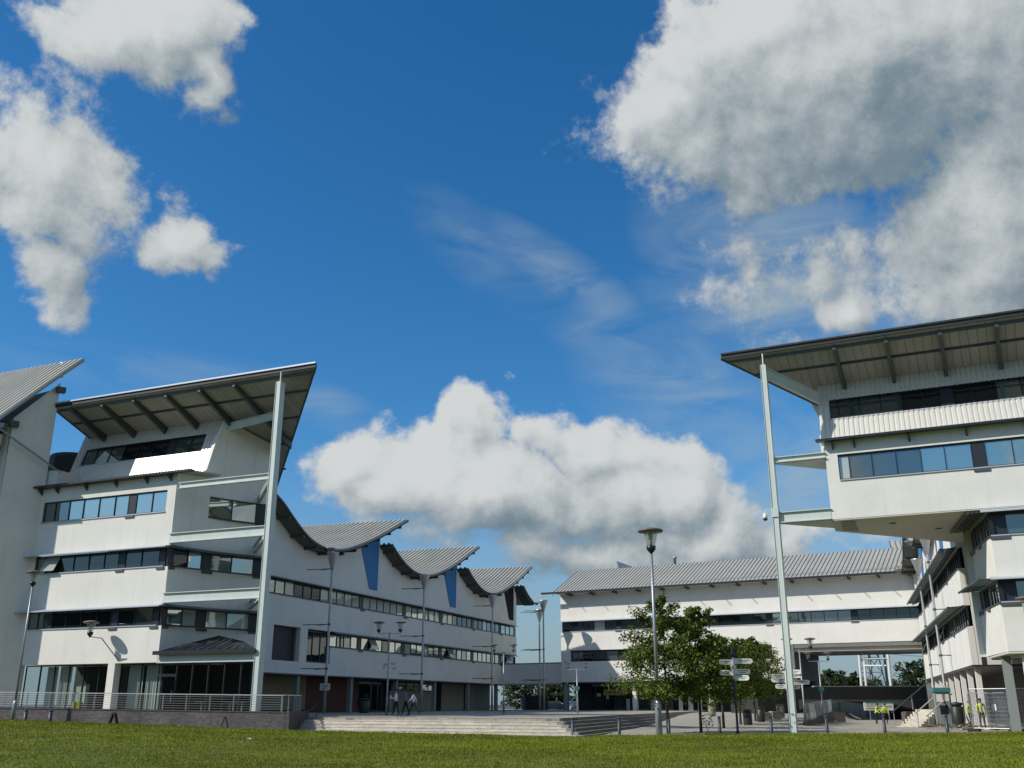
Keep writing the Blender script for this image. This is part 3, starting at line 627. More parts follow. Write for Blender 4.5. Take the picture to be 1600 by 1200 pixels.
# ground-floor glazing, curtains and the room behind it
gs = [(-12.3, -10.9, 'g'), (-10.9, -9.55, 'g'), (-9.55, -8.2, 'g'), (-8.2, -6.85, 'g'), (-6.85, -5.5, 'g'), (-5.5, -4.2, 'g')]
window(LB, gs, 1.02, 4.14, .45, mats=['glass_clear'], sill=False, name='window')
window(LB, [(-3.6, -1.8, 'g'), (-1.8, -.05, 'g')], 1.02, 4.14, .45, mats=['glass_clear'], sill=False)
MB().box(-12.3, 3.6, 5.0, 5.1, .95, 4.3).build('room_wall', 'room_dark', LB)
MB().prism([(-12.3, 0), (8.0, 0), (3.6, 6), (-12.3, 6)], .88, 1.005, 'z').build('floor_slab', 'kerb_stone', LB)
MB().box(-12.3, 0, .46, 6, 4.20, 4.30).build('room_ceiling', 'soffit_plain', LB)
for a, b in ((-10.6, -9.6), (-9.4, -8.3), (-3.2, -1.95), (-1.7, -.3)):
    c = MB(); nn = 12
    c.grid([[(lerp(a, b, i / nn), .95 + .07 * (i % 2), 1.05) for i in range(nn + 1)], [(lerp(a, b, i / nn), .95 + .05 * (i % 2), 4.05) for i in range(nn + 1)]]); c.build('curtain', 'curtain', LB)
MB().box(-8.05, -7.15, 1.2, 1.5, 1.0, 2.9).build('display_board', 'curtain', LB)
MB().box(-8.0, -7.3, 1.0, 1.19, 1.0, 1.75).build('yellow_panel', 'yellow_box', LB)
MB().box(-5.4, -4.9, 1.2, 1.6, 1.0, 1.8).build('yellow_panel', 'yellow_box', LB)
# glazed cafe bay between block and column
door = window(LB, [(.05, 1.55, 'g')], 1.02, 3.35, -.02, mats=['glass_clear'], sill=False, name='door')
MB().tube((1.38, .02, 1.7), (1.38, .02, 2.4), .025).build('door_handle', 'rail_steel', door)
window(LB, [(.05, 1.55, 'g')], 3.37, 4.10, -.02, mats=['glass_clear'], sill=False)
window(LB, [(1.55 + i * 1.27, 1.55 + (i + 1) * 1.27, 'g') for i in range(5)], 1.02, 4.10, -.02, mats=['glass_clear'], sill=False)
for i in range(4): window(LB, [(i * 1.2 + .3, i * 1.2 + 1.5, 'g')], 1.02, 4.10, 0, P=lambda x, y, z: (7.75 - .60 * x - .8 * y, .1 + .80 * x - .6 * y, z), mats=['glass_clear'], sill=False)
MB().box(-.05, 8.0, -.06, .16, 4.12, 4.62).build('beam', 'steel_white', LB)
cr = MB().add([(-.1, -.35, 4.80), (8.0, -.35, 4.80), (4.4, 5.2, 4.85), (-.1, 5.2, 4.85), (2.6, 2.6, 5.95), (5.0, 2.2, 5.5)], [(0, 1, 5, 4), (1, 2, 5), (2, 3, 4, 5), (3, 0, 4), (0, 3, 2, 1)])
cr = cr.build('cafe_roof', 'fascia_dark', LB)
MB().box(-.12, 7.98, -.42, -.28, 4.62, 4.86).build('gutter', 'frame_dark', cr)
for i in range(10):
    x = .6 + i * .72; t = max(0.1, 1 - abs(x - 4.4) / 6.5); tx = x + (.5 if x < 3 else -.35 * (x - 3)); ty = 2.2 * t; tz = 4.84 + 1.0 * t * (.9 if x < 5 else .62)
    MB().bar((x, -.36, 4.86), (tx, ty, tz), .07, .09).build('roof_seam', 'spandrel_grey', cr)
for tx_, ty_ in ((2.2, 2.0), (4.0, 2.6), (5.6, 1.8)):
    MB().lathe((tx_, ty_, 1.0), [(.02, 0), (.3, .02), (.04, .06), (.04, .70), (.42, .71), (.42, .75)], 14).build('cafe_table', 'curtain', LB)
# gutter, brackets, metal-clad leaning storey, roof
leaning_storey(LB, -13.5, .30, 17.05, -12.8, -.95, -.1, widths(-12.8, [1.2, 1.4, 1.4, 1.45, 1.45, 1.45, .65, 1.45, 1.4], 'ggggggsgg'), -13.35, 1.6)
for x in (-12.6, -11.0, -8.2, -5.4, -2.6, -.5): bracket(LB, x, 16.58)
MB().box(-12.95, -11.75, .3, 2.3, 16.62, 18.1).build('parapet', 'white_render', LB)
MB().lathe((-15.5, 5.2, 16.6), [(2.1, 0), (2.1, 3.6), (1.9, 3.9), (.1, 4.15)], 20).build('plant_room', 'recess_dark', LB)
plane_roof(LB, 23.25, .36, -12.9, (10.83, 0), (-4.1, 15.7), 0, False, [-11.2 + 3.02 * i for i in range(6)], yb=15.7)
# column, tie beams and struts
PXL = 8.05
MB().box(PXL - .17, PXL + .17, -.22, .22, .9, 22.25).build('column', 'steel_white', LB)
MB().box(PXL - .20, PXL - .172, -.26, .26, .9, 22.2).build('column_flange', 'steel_white', LB); MB().box(PXL + .172, PXL + .20, -.26, .26, .9, 22.2).build('column_flange', 'steel_white', LB)
MB().tube((PXL, 0, 22.2), (PXL, 0, 23.0), .06).build('column_pin', 'steel_white', LB)
for zt, h in ((16.0, .42), (12.55, .66), (8.6, .66)):
    MB().ibeam((-.1 if zt < 16 else .3, -.02, zt - h / 2), (PXL - .2, -.02, zt - h / 2), .30, h).build('tie_beam', 'steel_white', LB)
    MB().ibeam((PXL - .15, .1, zt - h / 2), (curve_xy(6.4) + .08, 6.4, zt - h / 2), .26, h * .8).build('strut', 'steel_white', LB)
MB().ibeam((PXL - .1, .2, 21.9), (curve_xy(YE) + .15, YE, 19.6), .3, .5).build('strut', 'steel_white', LB)
MB().ibeam((.5, 3.9, 20.9), (PXL - 2.3, 2.9, 21.0), .3, .5).build('tie_beam', 'steel_white', LB)
MB().box(-13, -5.2, 7.3, 13, .9, 16.0).build('rear_wall', 'white_render', LB); MB().box(-5.2, -.6, 7.57, 9.5, 4.05, 15.4).build('rear_wall', 'white_render', LB)
# wall lamp on bracket
def wall_lamp(loc, rz, label, dx, dy, dz):
    t = thing('wall_lamp', label, 'lamp', loc, rz, 'bracketed wall lamps')
    MB().tube((0, 0, 0), (dx * .4, dy, dz * .92), .03).tube((dx * .4, dy, dz * .92), (dx, dy - .1, dz), .03).build('arm', 'lamp_black', t)
    lamp_head(t, (dx, dy - .1, dz - .02), .55); return t
def lamp_head(t, p, s):
    x, y, z = p
    MB().lathe((x, y, z), [(.05 * s, -.1 * s), (.08 * s, 0), (.33 * s, .28 * s), (.36 * s, .55 * s), (.30 * s, .58 * s)], 18).build('lamp_base', 'lamp_black', t, True)
    MB().lathe((x, y, z), [(.31 * s, .58 * s), (.52 * s, 1.55 * s), (.55 * s, 1.6 * s)], 18).build('lamp_glass', 'lamp_clear', t, True)
    MB().lathe((x, y, z), [(.10 * s, .55 * s), (.10 * s, 1.0 * s), (.16 * s, 1.1 * s), (.16 * s, 1.55 * s)], 10).build('lamp_bulb', 'lamp_glass', t, True)
    MB().lathe((x, y, z), [(.55 * s, 1.56 * s), (.92 * s, 1.62 * s), (.97 * s, 1.70 * s), (.90 * s, 1.78 * s), (.35 * s, 1.92 * s), (.05 * s, 1.94 * s)], 22).build('lamp_cap', 'lamp_cap', t, True)
def lamp_clear_mat():
    m = bpy.data.materials.new('lamp_clear'); m.use_nodes = True; t = m.node_tree; t.nodes.clear()
    tr = nd(t, 'ShaderNodeBsdfTransparent'); d = nd(t, 'ShaderNodeBsdfDiffuse'); d.inputs[0].default_value = (.55, .54, .48, 1); g = nd(t, 'ShaderNodeBsdfGlossy'); g.inputs['Roughness'].default_value = .05
    m1 = nd(t, 'ShaderNodeMixShader'); m1.inputs[0].default_value = .30; t.links.new(tr.outputs[0], m1.inputs[1]); t.links.new(d.outputs[0], m1.inputs[2])
    m2 = nd(t, 'ShaderNodeMixShader'); m2.inputs[0].default_value = .08; t.links.new(m1.outputs[0], m2.inputs[1]); t.links.new(g.outputs[0], m2.inputs[2])
    o = nd(t, 'ShaderNodeOutputMaterial'); t.links.new(m2.outputs[0], o.inputs[0]); MATS['lamp_clear'] = m
lamp_clear_mat()
def loc_of(root, x, y, z):
    a = root.rotation_euler.z; L = root.location; return (L.x + x * math.cos(a) - y * math.sin(a), L.y + x * math.sin(a) + y * math.cos(a), L.z + z)
wall_lamp(loc_of(LB, -3.3, 0, 4.3), R(-23.5), 'small black wall lamp on a bent arm on the white left block', -1.6, -1.1, 1.55)

# ------------------------------------------------------------------ stair tower at the far left
TW = thing('stair_tower', 'white tower at the left edge with a steep ribbed metal roof', 'building', (-34.5, 71.1, 0), R(40))   # x runs along the wall to the right, y inward
MB().prism([(-2.85, .9), (.02, .9), (.02, 24.95), (-2.85, 21.6)], 0.0, .5, 'y').build('wall', 'white_render', TW)
MB().hexa([(-2.98, .502, .9), (.02, .502, .9), (-1.0, 3.6, .9), (-4.0, 3.6, .9)], [(-2.98, .502, 21.3), (.02, .502, 24.6), (-1.0, 3.6, 24.6), (-4.0, 3.6, 21.3)]).build('wall', 'white_render', TW)
for i in range(9):
    window(TW, [(-4.9, -3.9, 'g'), (-3.9, -3.0, 'g')], 2.6 + i * 2.1, 4.7 + i * 2.1, .9, wts=(4, 3, 1, 0), sill=False)
MB().box(-6, -3.0, 1.2, 1.5, .9, 20).build('inner_wall', 'recess_dark', TW); MB().box(-6, -3.0, .6, 1.19, .9, 2.55).build('wall', 'black_panel', TW)
prof = [(x, 26.95 + (x - 1.29) * (1.04 + .010 * (1.29 - x))) for x in np.linspace(-5.2, 1.29, 10)]
SH = (-.447, .894)                                                  # ridge runs parallel to the front facades
rows = []
for j in range(22):
    for fy, h in ((0, 0.), (.42, 0.), (.5, .13), (.92, .13)):
        q_ = (j + fy) * .52; rows.append([(x + SH[0] * q_, -.7 + SH[1] * q_, z + h) for x, z in prof])
tw_roof = MB().grid(rows).build('roof', 'roof_metal', TW, recalc=False)
MB().grid([[(x, -.69, z - .2) for x, z in prof], [(x + SH[0] * 11, -.69 + SH[1] * 11, z - .2) for x, z in prof]]).build('soffit', 'rafter_dark', tw_roof)
vg = MB()
for (xa, za), (xb, zb) in zip(prof[:-1], prof[1:]): vg.hexa([(xa, -.78, za - .22), (xb, -.78, zb - .22), (xb, -.70, zb - .22), (xa, -.70, za - .22)], [(xa, -.78, za + .08), (xb, -.78, zb + .08), (xb, -.70, zb + .08), (xa, -.70, za + .08)])
vg.build('verge', 'roof_metal_seam', tw_roof)
for x, z in ((-2.8, 21.2), (.05, 24.4)): MB().box(x - .3, x + .3, -.5, .0, z - .3, z + .1).build('bracket', 'rafter_dark', TW)
MB().lathe((.35, 1.4, 25.8), [(.10, 0), (.10, .95), (.2, .97), (.24, 1.12), (.18, 1.25), (.05, 1.3)], 12).build('roof_vent', 'galv', TW, True)
MB().tube((-5.0, -.65, 21.2), (.75, -.55, 17.95), .075).build('stay_rod', 'galv', TW)

# ------------------------------------------------------------------ wing buildings with wave roofs
def smooth_profile(pts, n=26):
    xs = np.array([p[0] for p in pts]); zs = np.array([p[1] for p in pts]); m = np.gradient(zs, xs); X = np.linspace(xs[0], xs[-1], n); out = []
    for x in X:
        i = min(len(xs) - 2, max(0, int(np.searchsorted(xs, x) - 1))); h = xs[i + 1] - xs[i]; t = (x - xs[i]) / h
        out.append((float(x), float((2 * t ** 3 - 3 * t ** 2 + 1) * zs[i] + (t ** 3 - 2 * t ** 2 + t) * h * m[i] + (-2 * t ** 3 + 3 * t ** 2) * zs[i + 1] + (t ** 3 - t ** 2) * h * m[i + 1])))
    return out
MOD = [(-23.3, 17.05), (-21.5, 16.05), (-19, 15.15), (-16.4, 14.80), (-13.5, 15.02), (-10, 15.95), (-6, 17.45), (-3, 18.75), (0, 20.1)]
def wing(root, sg, mods, s0, s1, win_start, over=1.35, depth=13.0, panels=('blue_panel',) * 4):
    X = lambda s: sg * s
    topz = lambda s: None
    roofs = []
    for (xt, first, *half) in mods:
        pts = [(xt + a, z) for a, z in (MOD[:3] if half else MOD)]
        if first: pts = [(xt - 25.2, 18.4)] + [(xt + a, z + (.55, .5, .2, .06, 0, 0, 0, 0, 0)[i]) for i, (a, z) in enumerate(MOD)]
        prof = smooth_profile(pts, 34); roofs.append(prof); rows = []; nr = int(depth / .56)
        for j in range(nr):
            for fy, h in ((0, .0), (.42, .0), (.50, .15), (.92, .15)):
                rows.append([(X(x), -over + (j + fy) * .56, z + h) for x, z in prof])
        ro = MB().grid(rows).build('roof', 'roof_metal', root, recalc=False)
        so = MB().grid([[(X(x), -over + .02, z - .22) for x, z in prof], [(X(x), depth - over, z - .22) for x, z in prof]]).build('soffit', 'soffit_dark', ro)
        eg = MB()
        for (xa, za), (xb, zb) in zip(prof[:-1], prof[1:]):
            eg.hexa([(X(xa), -over - .05, za - .13), (X(xb), -over - .05, zb - .13), (X(xb), -over, zb - .13), (X(xa), -over, za - .13)], [(X(xa), -over - .06, za + .06), (X(xb), -over - .06, zb + .06), (X(xb), -over, zb + .06), (X(xa), -over, za + .06)])
        eg.build('verge', 'seam_dark', ro)
        for i in range(1, 33, 3):
            x, z = prof[i]; MB().box(X(x) - .09, X(x) + .09, -over + .02, .1, z - .46, z - .21).build('purlin', 'rafter_dark', ro)
        for x, z in (prof[0], prof[-1]): MB().box(X(x) - .06, X(x) + .06, -over, depth - over, z - .26, z - .005).build('purlin', 'rafter_dark', ro)
        vx, vz = min(prof, key=lambda p: p[1])
        MB().lathe((X(vx), -over - .35, vz - .35), [(.10, 0), (.42, .32), (.45, .36)], 12).build('rain_hopper', 'galv', ro, True)
    def wz(s):                                                      # wall head under the roof
        for (xt, first, *_), prof in zip(mods, roofs):
            if s <= xt - 3.72: return float(np.interp(s, [p[0] for p in prof], [p[1] for p in prof])) - .24
        p = roofs[-1]; return float(np.interp(s, [q[0] for q in p], [q[1] for q in p])) - .24
    return X, wz, roofs
LW = thing('campus_wing', 'long shaded white wing at left with three wave-shaped metal roofs', 'building', (-17.2, 90, 0), R(69.6))
S0, S1 = -13.0, 50.5
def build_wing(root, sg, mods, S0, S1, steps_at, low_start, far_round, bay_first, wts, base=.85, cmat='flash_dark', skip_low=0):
    X, wz, roofs = wing(root, sg, mods, S0, S1, 0)
    def bxs(a, b, y0, y1, z0, z1, name='wall', m='white_render'):
        a, b = sorted((X(a), X(b))); return MB().box(a, b, y0, y1, z0, z1).build(name, m, root)
    # upper wall, one piece per roof wave
    prev = S0
    ends = list(steps_at) + [S1]
    for k, e in enumerate(ends):
        prof = roofs[min(k, len(roofs) - 1)]; px = [p[0] for p in prof]; pz = [p[1] - .24 for p in prof]
        xs = np.linspace(prev, e, 26); poly = [(X(prev), 11.80), (X(e), 11.80)] + [(X(x), float(np.interp(x, px, pz))) for x in xs[::-1]]
        MB().prism(poly, 0, .4, 'y').build('wall', 'white_render', root)
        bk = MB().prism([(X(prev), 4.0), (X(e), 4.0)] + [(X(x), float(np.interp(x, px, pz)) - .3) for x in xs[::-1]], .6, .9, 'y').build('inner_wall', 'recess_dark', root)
        prev = e + .002
    for k, e in enumerate(steps_at):
        prof = roofs[k]; f = lambda x: float(np.interp(x, [p[0] for p in prof], [p[1] for p in prof])) - .25
        pm = 'blue_panel' if (k < 2 or sg < 0) else 'black_panel'
        MB().prism([(X(e - 1.75), 12.4), (X(e - .10), 12.4), (X(e - .02), f(e - .02)), (X(e - 3.9), f(e - 3.9))], -.06, -.004, 'y').build('gable_panel', pm, root)
        MB().box(*sorted((X(e - .02), X(e + .10))), -.05, 12, f(e + .0) - 2.8, f(e) - .05).build('step_wall', 'white_render' if sg > 0 else 'white_render', root)
    bxs(S0, S1, 0, .4, 7.88, 10.34); bxs(S0, S1, 0, .4, 4.05, 5.05); bxs(low_start, S1, 0, .4, 5.052, 6.52)
    for seg in bays(S0, S1, 9.4, bay_first, 6): window(root, [(X(a), X(b), kk) for a, b, kk in seg] if sg > 0 else [(X(b), X(a), kk) for a, b, kk in seg[::-1]], 10.40, 11.62, 0, wts=wts, sill=2)
    for j, seg in enumerate(bays(low_start, S1, 9.4, bay_first, 6)): window(root, [(X(a), X(b), kk) for a, b, kk in seg] if sg > 0 else [(X(b), X(a), kk) for a, b, kk in seg[::-1]], 6.56, 7.74, 0, wts=wts, sill=2, opening=(1,) if (j % 2 == 1) else ())
    a, b = sorted((X(S0), X(S1))); canopy(root, a, b, 11.69, cmat, .5); a, b = sorted((X(low_start), X(S1))); canopy(root, a, b, 7.80, cmat, .5)
    MB().box(*sorted((X(S0), X(S1))), .0, 6.0, 3.95, 4.046).build('soffit', 'frame_dark', root)
    return X, bxs
X, bxs = build_wing(LW, 1, [(14.25, True), (34.1, False), (53.9, False), (73.6, False, 1)], S0, S1, (10.55, 30.25, 49.9), 2.05, 0, 7.95, (1, 1, 4, 8))  # pale panes weighted up to stand for the sunlit block's reflection
# rounded far end of the wing
def PE(a, y, z): r = 3.2 - y; return (S1 + r * math.sin(a / 3.2), 3.2 - r * math.cos(a / 3.2), z)
def arc_wall(z0, z1, name='wall', m='white_render', y0=0., th=.4, n=10, zt=None):
    mb = MB(); T = 3.2 * math.pi / 2
    for i in range(n):
        p, q = T * i / n, T * (i + 1) / n; a, b = (z1, z1) if zt is None else (zt(p), zt(q))
        mb.hexa([PE(p, y0, z0), PE(q, y0, z0), PE(q, y0 + th, z0), PE(p, y0 + th, z0)], [PE(p, y0, a), PE(q, y0, b), PE(q, y0 + th, b), PE(p, y0 + th, a)])
    return mb.build(name, m, LW)
arc_wall(4.05, 6.52); arc_wall(7.88, 10.34); arc_wall(11.80, 15, zt=lambda s: 16.4 - .42 * s)
window(LW, [(i * .84, (i + 1) * .84, 'g') for i in range(6)], 10.40, 11.62, 0, P=PE, wts=(1, 1, 5, 2), sill=2); window(LW, [(1.6 + i * .84, 1.6 + (i + 1) * .84, 'g') for i in range(4)], 6.56, 7.74, 0, P=PE, wts=(1, 1, 5, 2), sill=2)
# loggia openings near the block
bxs(-3.1, -1.9, 0, .4, 5.052, 7.88); bxs(S0, -7.2, 0, .4, 5.052, 7.88)
bxs(-7.2, -3.1, 2.6, 2.7, 5.05, 7.88, 'loggia_wall', 'recess_wall'); MB().box(-7.2, -3.1, .4, 2.6, 7.88, 7.95).build('loggia_ceiling', 'recess_wall', LW); MB().box(-7.2, -3.1, .4, 2.6, 5.0, 5.05).build('loggia_floor', 'recess_wall', LW)
MB().box(-3.1, -3.06, .4, 2.6, 5.05, 7.88).build('loggia_wall', 'recess_wall', LW); MB().box(-5.7, -3.9, 2.5, 2.59, 5.15, 7.6).build('loggia_door', 'black_panel', LW)
window(LW, [(-1.9, -.6, 'g'), (-.6, .7, 'g'), (.7, 2.0, 'g')], 5.10, 7.76, .1, wts=(1, 0, 0, 0), sill=2, rec=.2)
# recessed ground floor: columns and panels
for s in (-2.5, 6.8, 16.2, 25.6, 35.2, 44.6): MB().box(s - .2, s + .2, .25, .65, PZ, 3.95).build('column', 'recess_wall', LW)
gp = [(-13, -5.0, 'beige_panel'), (-5, -.4, 'beige_panel'), (-.4, 4.2, 'beige_panel'), (4.2, 9.0, 'red_panel'), (9.0, 14.2, 'red_panel'), (14.2, 21.0, 'glass_dark'), (21.0, 26.6, 'grey_panel'), (26.6, 33.0, 'grey_panel'), (33.0, 34.6, 'black_panel'), (34.6, 41.5, 'grey_panel'), (41.5, 43, 'black_panel'), (43, 50.5, 'grey_panel')]
for a, b, m in gp:
    top = 3.95 if m != 'grey_panel' or a > 34 else 3.0
    MB().box(a + .02, b - .02, 3.6, 3.75, PZ + (.25 if 'beige' in m else 0), top).build('panel', m, LW)
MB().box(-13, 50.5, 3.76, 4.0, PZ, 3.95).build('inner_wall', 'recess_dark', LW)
window(LW, [(21.2 + i * 1.9, 23.1 + i * 1.9, 'g') for i in range(6)], 3.02, 3.9, 3.4, wts=(3, 1, 1, 0), sill=False)
MB().box(46.0, 53.5, 5.5, 12.5, PZ, 4.05).build('wall', 'grey_panel', LW)
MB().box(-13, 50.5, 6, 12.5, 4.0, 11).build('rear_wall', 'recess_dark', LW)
MB().box(50.6, 53.3, 3.4, 12.5, 4.05, 14).build('rear_wall', 'white_render', LW)

# ------------------------------------------------------------------ low link between wing and rear building
LK = thing('link_bridge', 'low white link with parapet joining the left wing to the rear building', 'building', (0, 0, 0), 0)
pts = []
for i in range(13):
    t = i / 12; a = Vector((-1.35, 132.6)); c = Vector((3.2, 131.4)); b = Vector((6.9, 127.55)); pts.append((1 - t) ** 2 * a + 2 * t * (1 - t) * c + t * t * b)
def strip(z0, z1, o0, o1, name, m):
    mb = MB()
    for i in range(12):
        p, q = pts[i], pts[i + 1]; d0 = (pts[min(i + 1, 12)] - pts[max(i - 1, 0)]).normalized(); d1 = (pts[min(i + 2, 12)] - pts[i]).normalized(); n0 = Vector((-d0.y, d0.x)); n1 = Vector((-d1.y, d1.x))
        A = [p + n0 * o0, q + n1 * o0, q + n1 * o1, p + n0 * o1]; mb.hexa([(v.x, v.y, z0) for v in A], [(v.x, v.y, z1) for v in A])
    return mb.build(name, m, LK)
strip(4.16, 6.52, 0, .35, 'parapet', 'white_render'); strip(6.52, 6.62, -.06, .41, 'coping', 'frame_dark'); strip(4.0, 4.158, .02, 6, 'deck', 'soffit_plain'); strip(4.16, 6.4, 5.6, 5.95, 'parapet', 'white_render')
MB().box(6.4, 6.8, 128.6, 129.0, PZ - .2, 4.05).build('column', 'recess_wall', LK)

# ------------------------------------------------------------------ rear building that spans the opening
CB = thing('rear_building', 'long sunlit white building at the back spanning an opening, grey seamed roof', 'building', (6.2, 128, 0), R(-30))
XE = 29.2; XF = 44.6
wallbox(CB, 0.0, XE, 4.18, 6.60); wallbox(CB, 0.0, XF, 7.98, 10.24); wallbox(CB, 0.0, XF, 11.62, 14.95)
for a, b in ((0, 1.2), (13, 13.8), (26.8, XE)): wallbox(CB, a, b, 6.602, 7.978)
for i, seg in enumerate(bays(.15, XF, 9.4, 8.3, 6)): window(CB, seg, 10.30, 11.52, 0, wts=(3, 5, 3, 1))
for seg in bays(1.2, 26.8, 9.4, 8.3, 6): window(CB, seg, 6.66, 7.90, .5, wts=(5, 3, 0, 0), box_sill=False)
canopy(CB, -.35, XF, 11.58, 'flash_light', .6)
MB().box(0, .35, .5, 12, 4.18, 14.9).build('end_wall', 'white_render', CB)
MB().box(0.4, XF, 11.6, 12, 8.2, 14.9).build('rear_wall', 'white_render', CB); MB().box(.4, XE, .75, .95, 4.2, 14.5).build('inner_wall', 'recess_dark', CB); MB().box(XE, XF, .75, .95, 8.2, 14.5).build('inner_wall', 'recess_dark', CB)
MB().box(XE, XF + 3, .40, 11.6, 7.15, 7.97).build('soffit', 'soffit_plain', CB); MB().box(XE, XF, .06, .38, 7.55, 7.97).build('edge_beam', 'bridge_light', CB)
MB().box(-.0, XE, .05, 12, 4.0, 4.16).build('soffit', 'frame_dark', CB)
MB().box(XE - .35, XE, .0, 11.6, .6, 7.97).build('end_wall', 'bridge_light', CB)
rs = MB(); ry, rz_ = 6.0, 18.45
rs.prism([(-1.35, 15.0), (ry, rz_), (13.4, 15.0), (13.4, 15.2), (ry, rz_ + .2), (-1.35, 15.2)], -.25, XF + .3, 'x')
rf = rs.build('roof', 'roof_metal_seam', CB)
nse = int((XF + .4) / .48); rib = MB(); sl = (rz_ - 15.0) / (ry + 1.35)
for i in range(nse + 1):
    x = -.22 + i * .48; rib.hexa([(x - .018, -1.35, 15.2), (x + .018, -1.35, 15.2), (x + .018, ry, rz_ + .2), (x - .018, ry, rz_ + .2)], [(x - .014, -1.35, 15.27), (x + .014, -1.35, 15.27), (x + .014, ry, rz_ + .27), (x - .014, ry, rz_ + .27)])
stuff(rib.build('roof_seams', 'seam_dark', rf))
MB().box(-1.95, XF + .3, -1.62, -1.36, 14.92, 15.16).build('gutter', 'frame_dark', rf)
MB().box(-.2, XF, -1.35, .0, 14.96, 14.995).build('soffit', 'soffit_plain', rf)
MB().box(-2.6, -.3, -1.55, -1.3, 14.72, 14.86).build('spout', 'flash_light', rf)
snow = MB().tube((12, -.75, 15.62), (XF, -.75, 15.62), .022, n=6).tube((12, -.62, 15.75), (XF, -.62, 15.75), .022, n=6); snow.build('snow_guard', 'galv', rf)
x = 1.7
while x < XF:
    MB().box(x - .06, x + .06, -1.35, .0, 14.66, 14.95).build('bracket', 'rafter_dark', CB); MB().tube((x, -1.45, 14.75), (x, -2.05, 14.72), .045, n=6).build('bracket_rod', 'rafter_dark', CB); x += 3.13
MB().hexa([(5.4, 6.2, 18.3), (5.6, 6.2, 18.3), (5.6, 9, 18.3), (5.4, 9, 18.3)], [(5.2, 6.0, 19.6), (5.4, 6.0, 19.6), (7.6, 9, 18.6), (7.5, 9, 18.6)]).build('roof_hatch', 'flash_light', CB)
MB().lathe((13.2, 6.8, 18.2), [(.16, 0), (.16, 1.2), (.26, 1.22), (.26, 1.5), (.05, 1.55)], 12).build('roof_vent', 'galv', CB, True)
for x, m in ((.5, 'recess_wall'), (9.7, 'white_render'), (19.2, 'white_render'), (28.7, 'white_render')): MB().box(x - .24, x + .24, .15, .63, .4, 4.0).build('column', m, CB)
i = 0; x = 2.6
while x < XE - 1.2:
    window(CB, [(x, x + 1.55, 'g'), (x + 1.55, x + 3.1, 'g')], .8, 4.0, 3.0, wts=(7, 2, 0, 0), sill=False); x += 3.1; i += 1
MB().box(.5, XE, 3.4, 3.6, .5, 4.0).build('inner_wall', 'recess_dark', CB)
for xx, zz, ww, hh, mm in ((3.4, 2.5, .55, .4, 'curtain'), (4.7, 2.2, .35, .45, 'curtain'), (5.9, 2.6, .5, .4, 'curtain'), (7.4, .9, .45, 1.3, 'curtain'), (8.3, .9, .7, 1.2, 'curtain'), (10.6, .9, .8, 1.2, 'curtain'), (12.6, 2.4, .5, .5, 'sign_blue'), (14.2, .9, .5, 1.7, 'curtain'), (15.4, .9, .6, 1.7, 'curtain'), (16.6, .9, .5, 1.7, 'curtain'), (17.5, 2.5, .45, .5, 'curtain'), (21.5, .9, .6, 1.8, 'curtain'), (23.2, .9, 1.0, 1.6, 'curtain'), (25.2, 1.0, .8, 1.4, 'red_panel')):
    MB().box(xx, xx + ww, 2.99, 3.03, zz, zz + hh).build('window_notice', mm, CB)
sgn = thing('shop_sign', 'long yellow-brown sign board over the dark rear entrance', 'sign', loc_of(CB, 6.0, 2.6, 3.0), R(-30))
MB().box(-1.45, 1.45, -.06, .06, -.36, .36).build('board', 'poster_yellow' if 'poster_yellow' in MATS else 'poster', sgn)
ink = MB()
for a, b in ((-.85, -.6), (-.55, -.45), (-.1, .1), (.15, .35), (.38, .5)): ink.box(a, b, -.066, -.061, -.1, .06)
ink.box(1.05, 1.3, -.066, -.061, .2, .28); ink.build('lettering', 'sign_ink', sgn)

# ------------------------------------------------------------------ right front block
RB = thing('campus_building', 'white rendered block at right with cantilevered upper storeys and ribbed metal cladding', 'building', (19.1, 58.1, 0), R(-25.5))
XR = 19.0
wallbox(RB, 0, XR, 12.08, 14.36); wallbox(RB, 0, XR, 15.98, 16.85); wallbox(RB, 0, .70, 14.362, 15.978)
window(RB, widths(.70, [.62, 1.30, 1.36, 1.36, 1.30, 1.42, .72, 1.40, 1.42, 1.42, 1.42, 1.42, 1.4, .72, 1.4], 'ggggggsggggggsg'), 14.42, 15.94, 0, mats=['glass_blind_reflection', 'glass_mid', 'glass_mid', 'glass_mid', 'glass_sky', 'glass_sky', 0, 'glass_sky', 'glass_sky'])
MB().prism([(.0, .451), (.0, 0.46), (-.37, 4.0), (.05, 4.1), (.42, .451)], 12.08, 16.8, 'z').build('wall', 'white_render', RB)
MB().prism([(-.37, 4.0), (6.3, 12.1), (6.7, 11.8), (.05, 4.0)], 12.08, 17.0, 'z').build('wall', 'white_render', RB)
MB().prism([(.02, .02), (-.35, 4.0), (6.3, 12.05), (XR, 12.05), (XR, .02)], 12.0, 12.078, 'z').build('soffit', 'soffit_plain', RB)
for a in ((.02, .02), (-.3, 3.6)): pass
MB().prism([(.45, .5), (.12, 3.8), (1.0, 4.6), (1.25, .5)], 11.975, 11.998, 'z').build('soffit_panel', 'kerb_stone', RB)
for px_, py_ in ((3.2, 2.4), (5.6, 5.6)): MB().lathe((px_, py_, 11.97), [(.22, .03), (.2, -.01), (.05, -.02)], 12).build('soffit_light', 'bin_dark', RB)
leaning_storey(RB, -.48, XR, 17.2, .2, XR - .1, -.12, widths(.2, [.55, 1.28, 1.28, 1.28, 1.28, 1.0, .72, 1.1, 1.35, 1.35, 1.35, 1.35, 1.35, .72, 1.3, .9], 'ggggggsggggggsgg'), -.42, XR)
for x in (.5, 1.75, 4.85, 7.95, 11.05, 14.1): bracket(RB, x, 16.72)
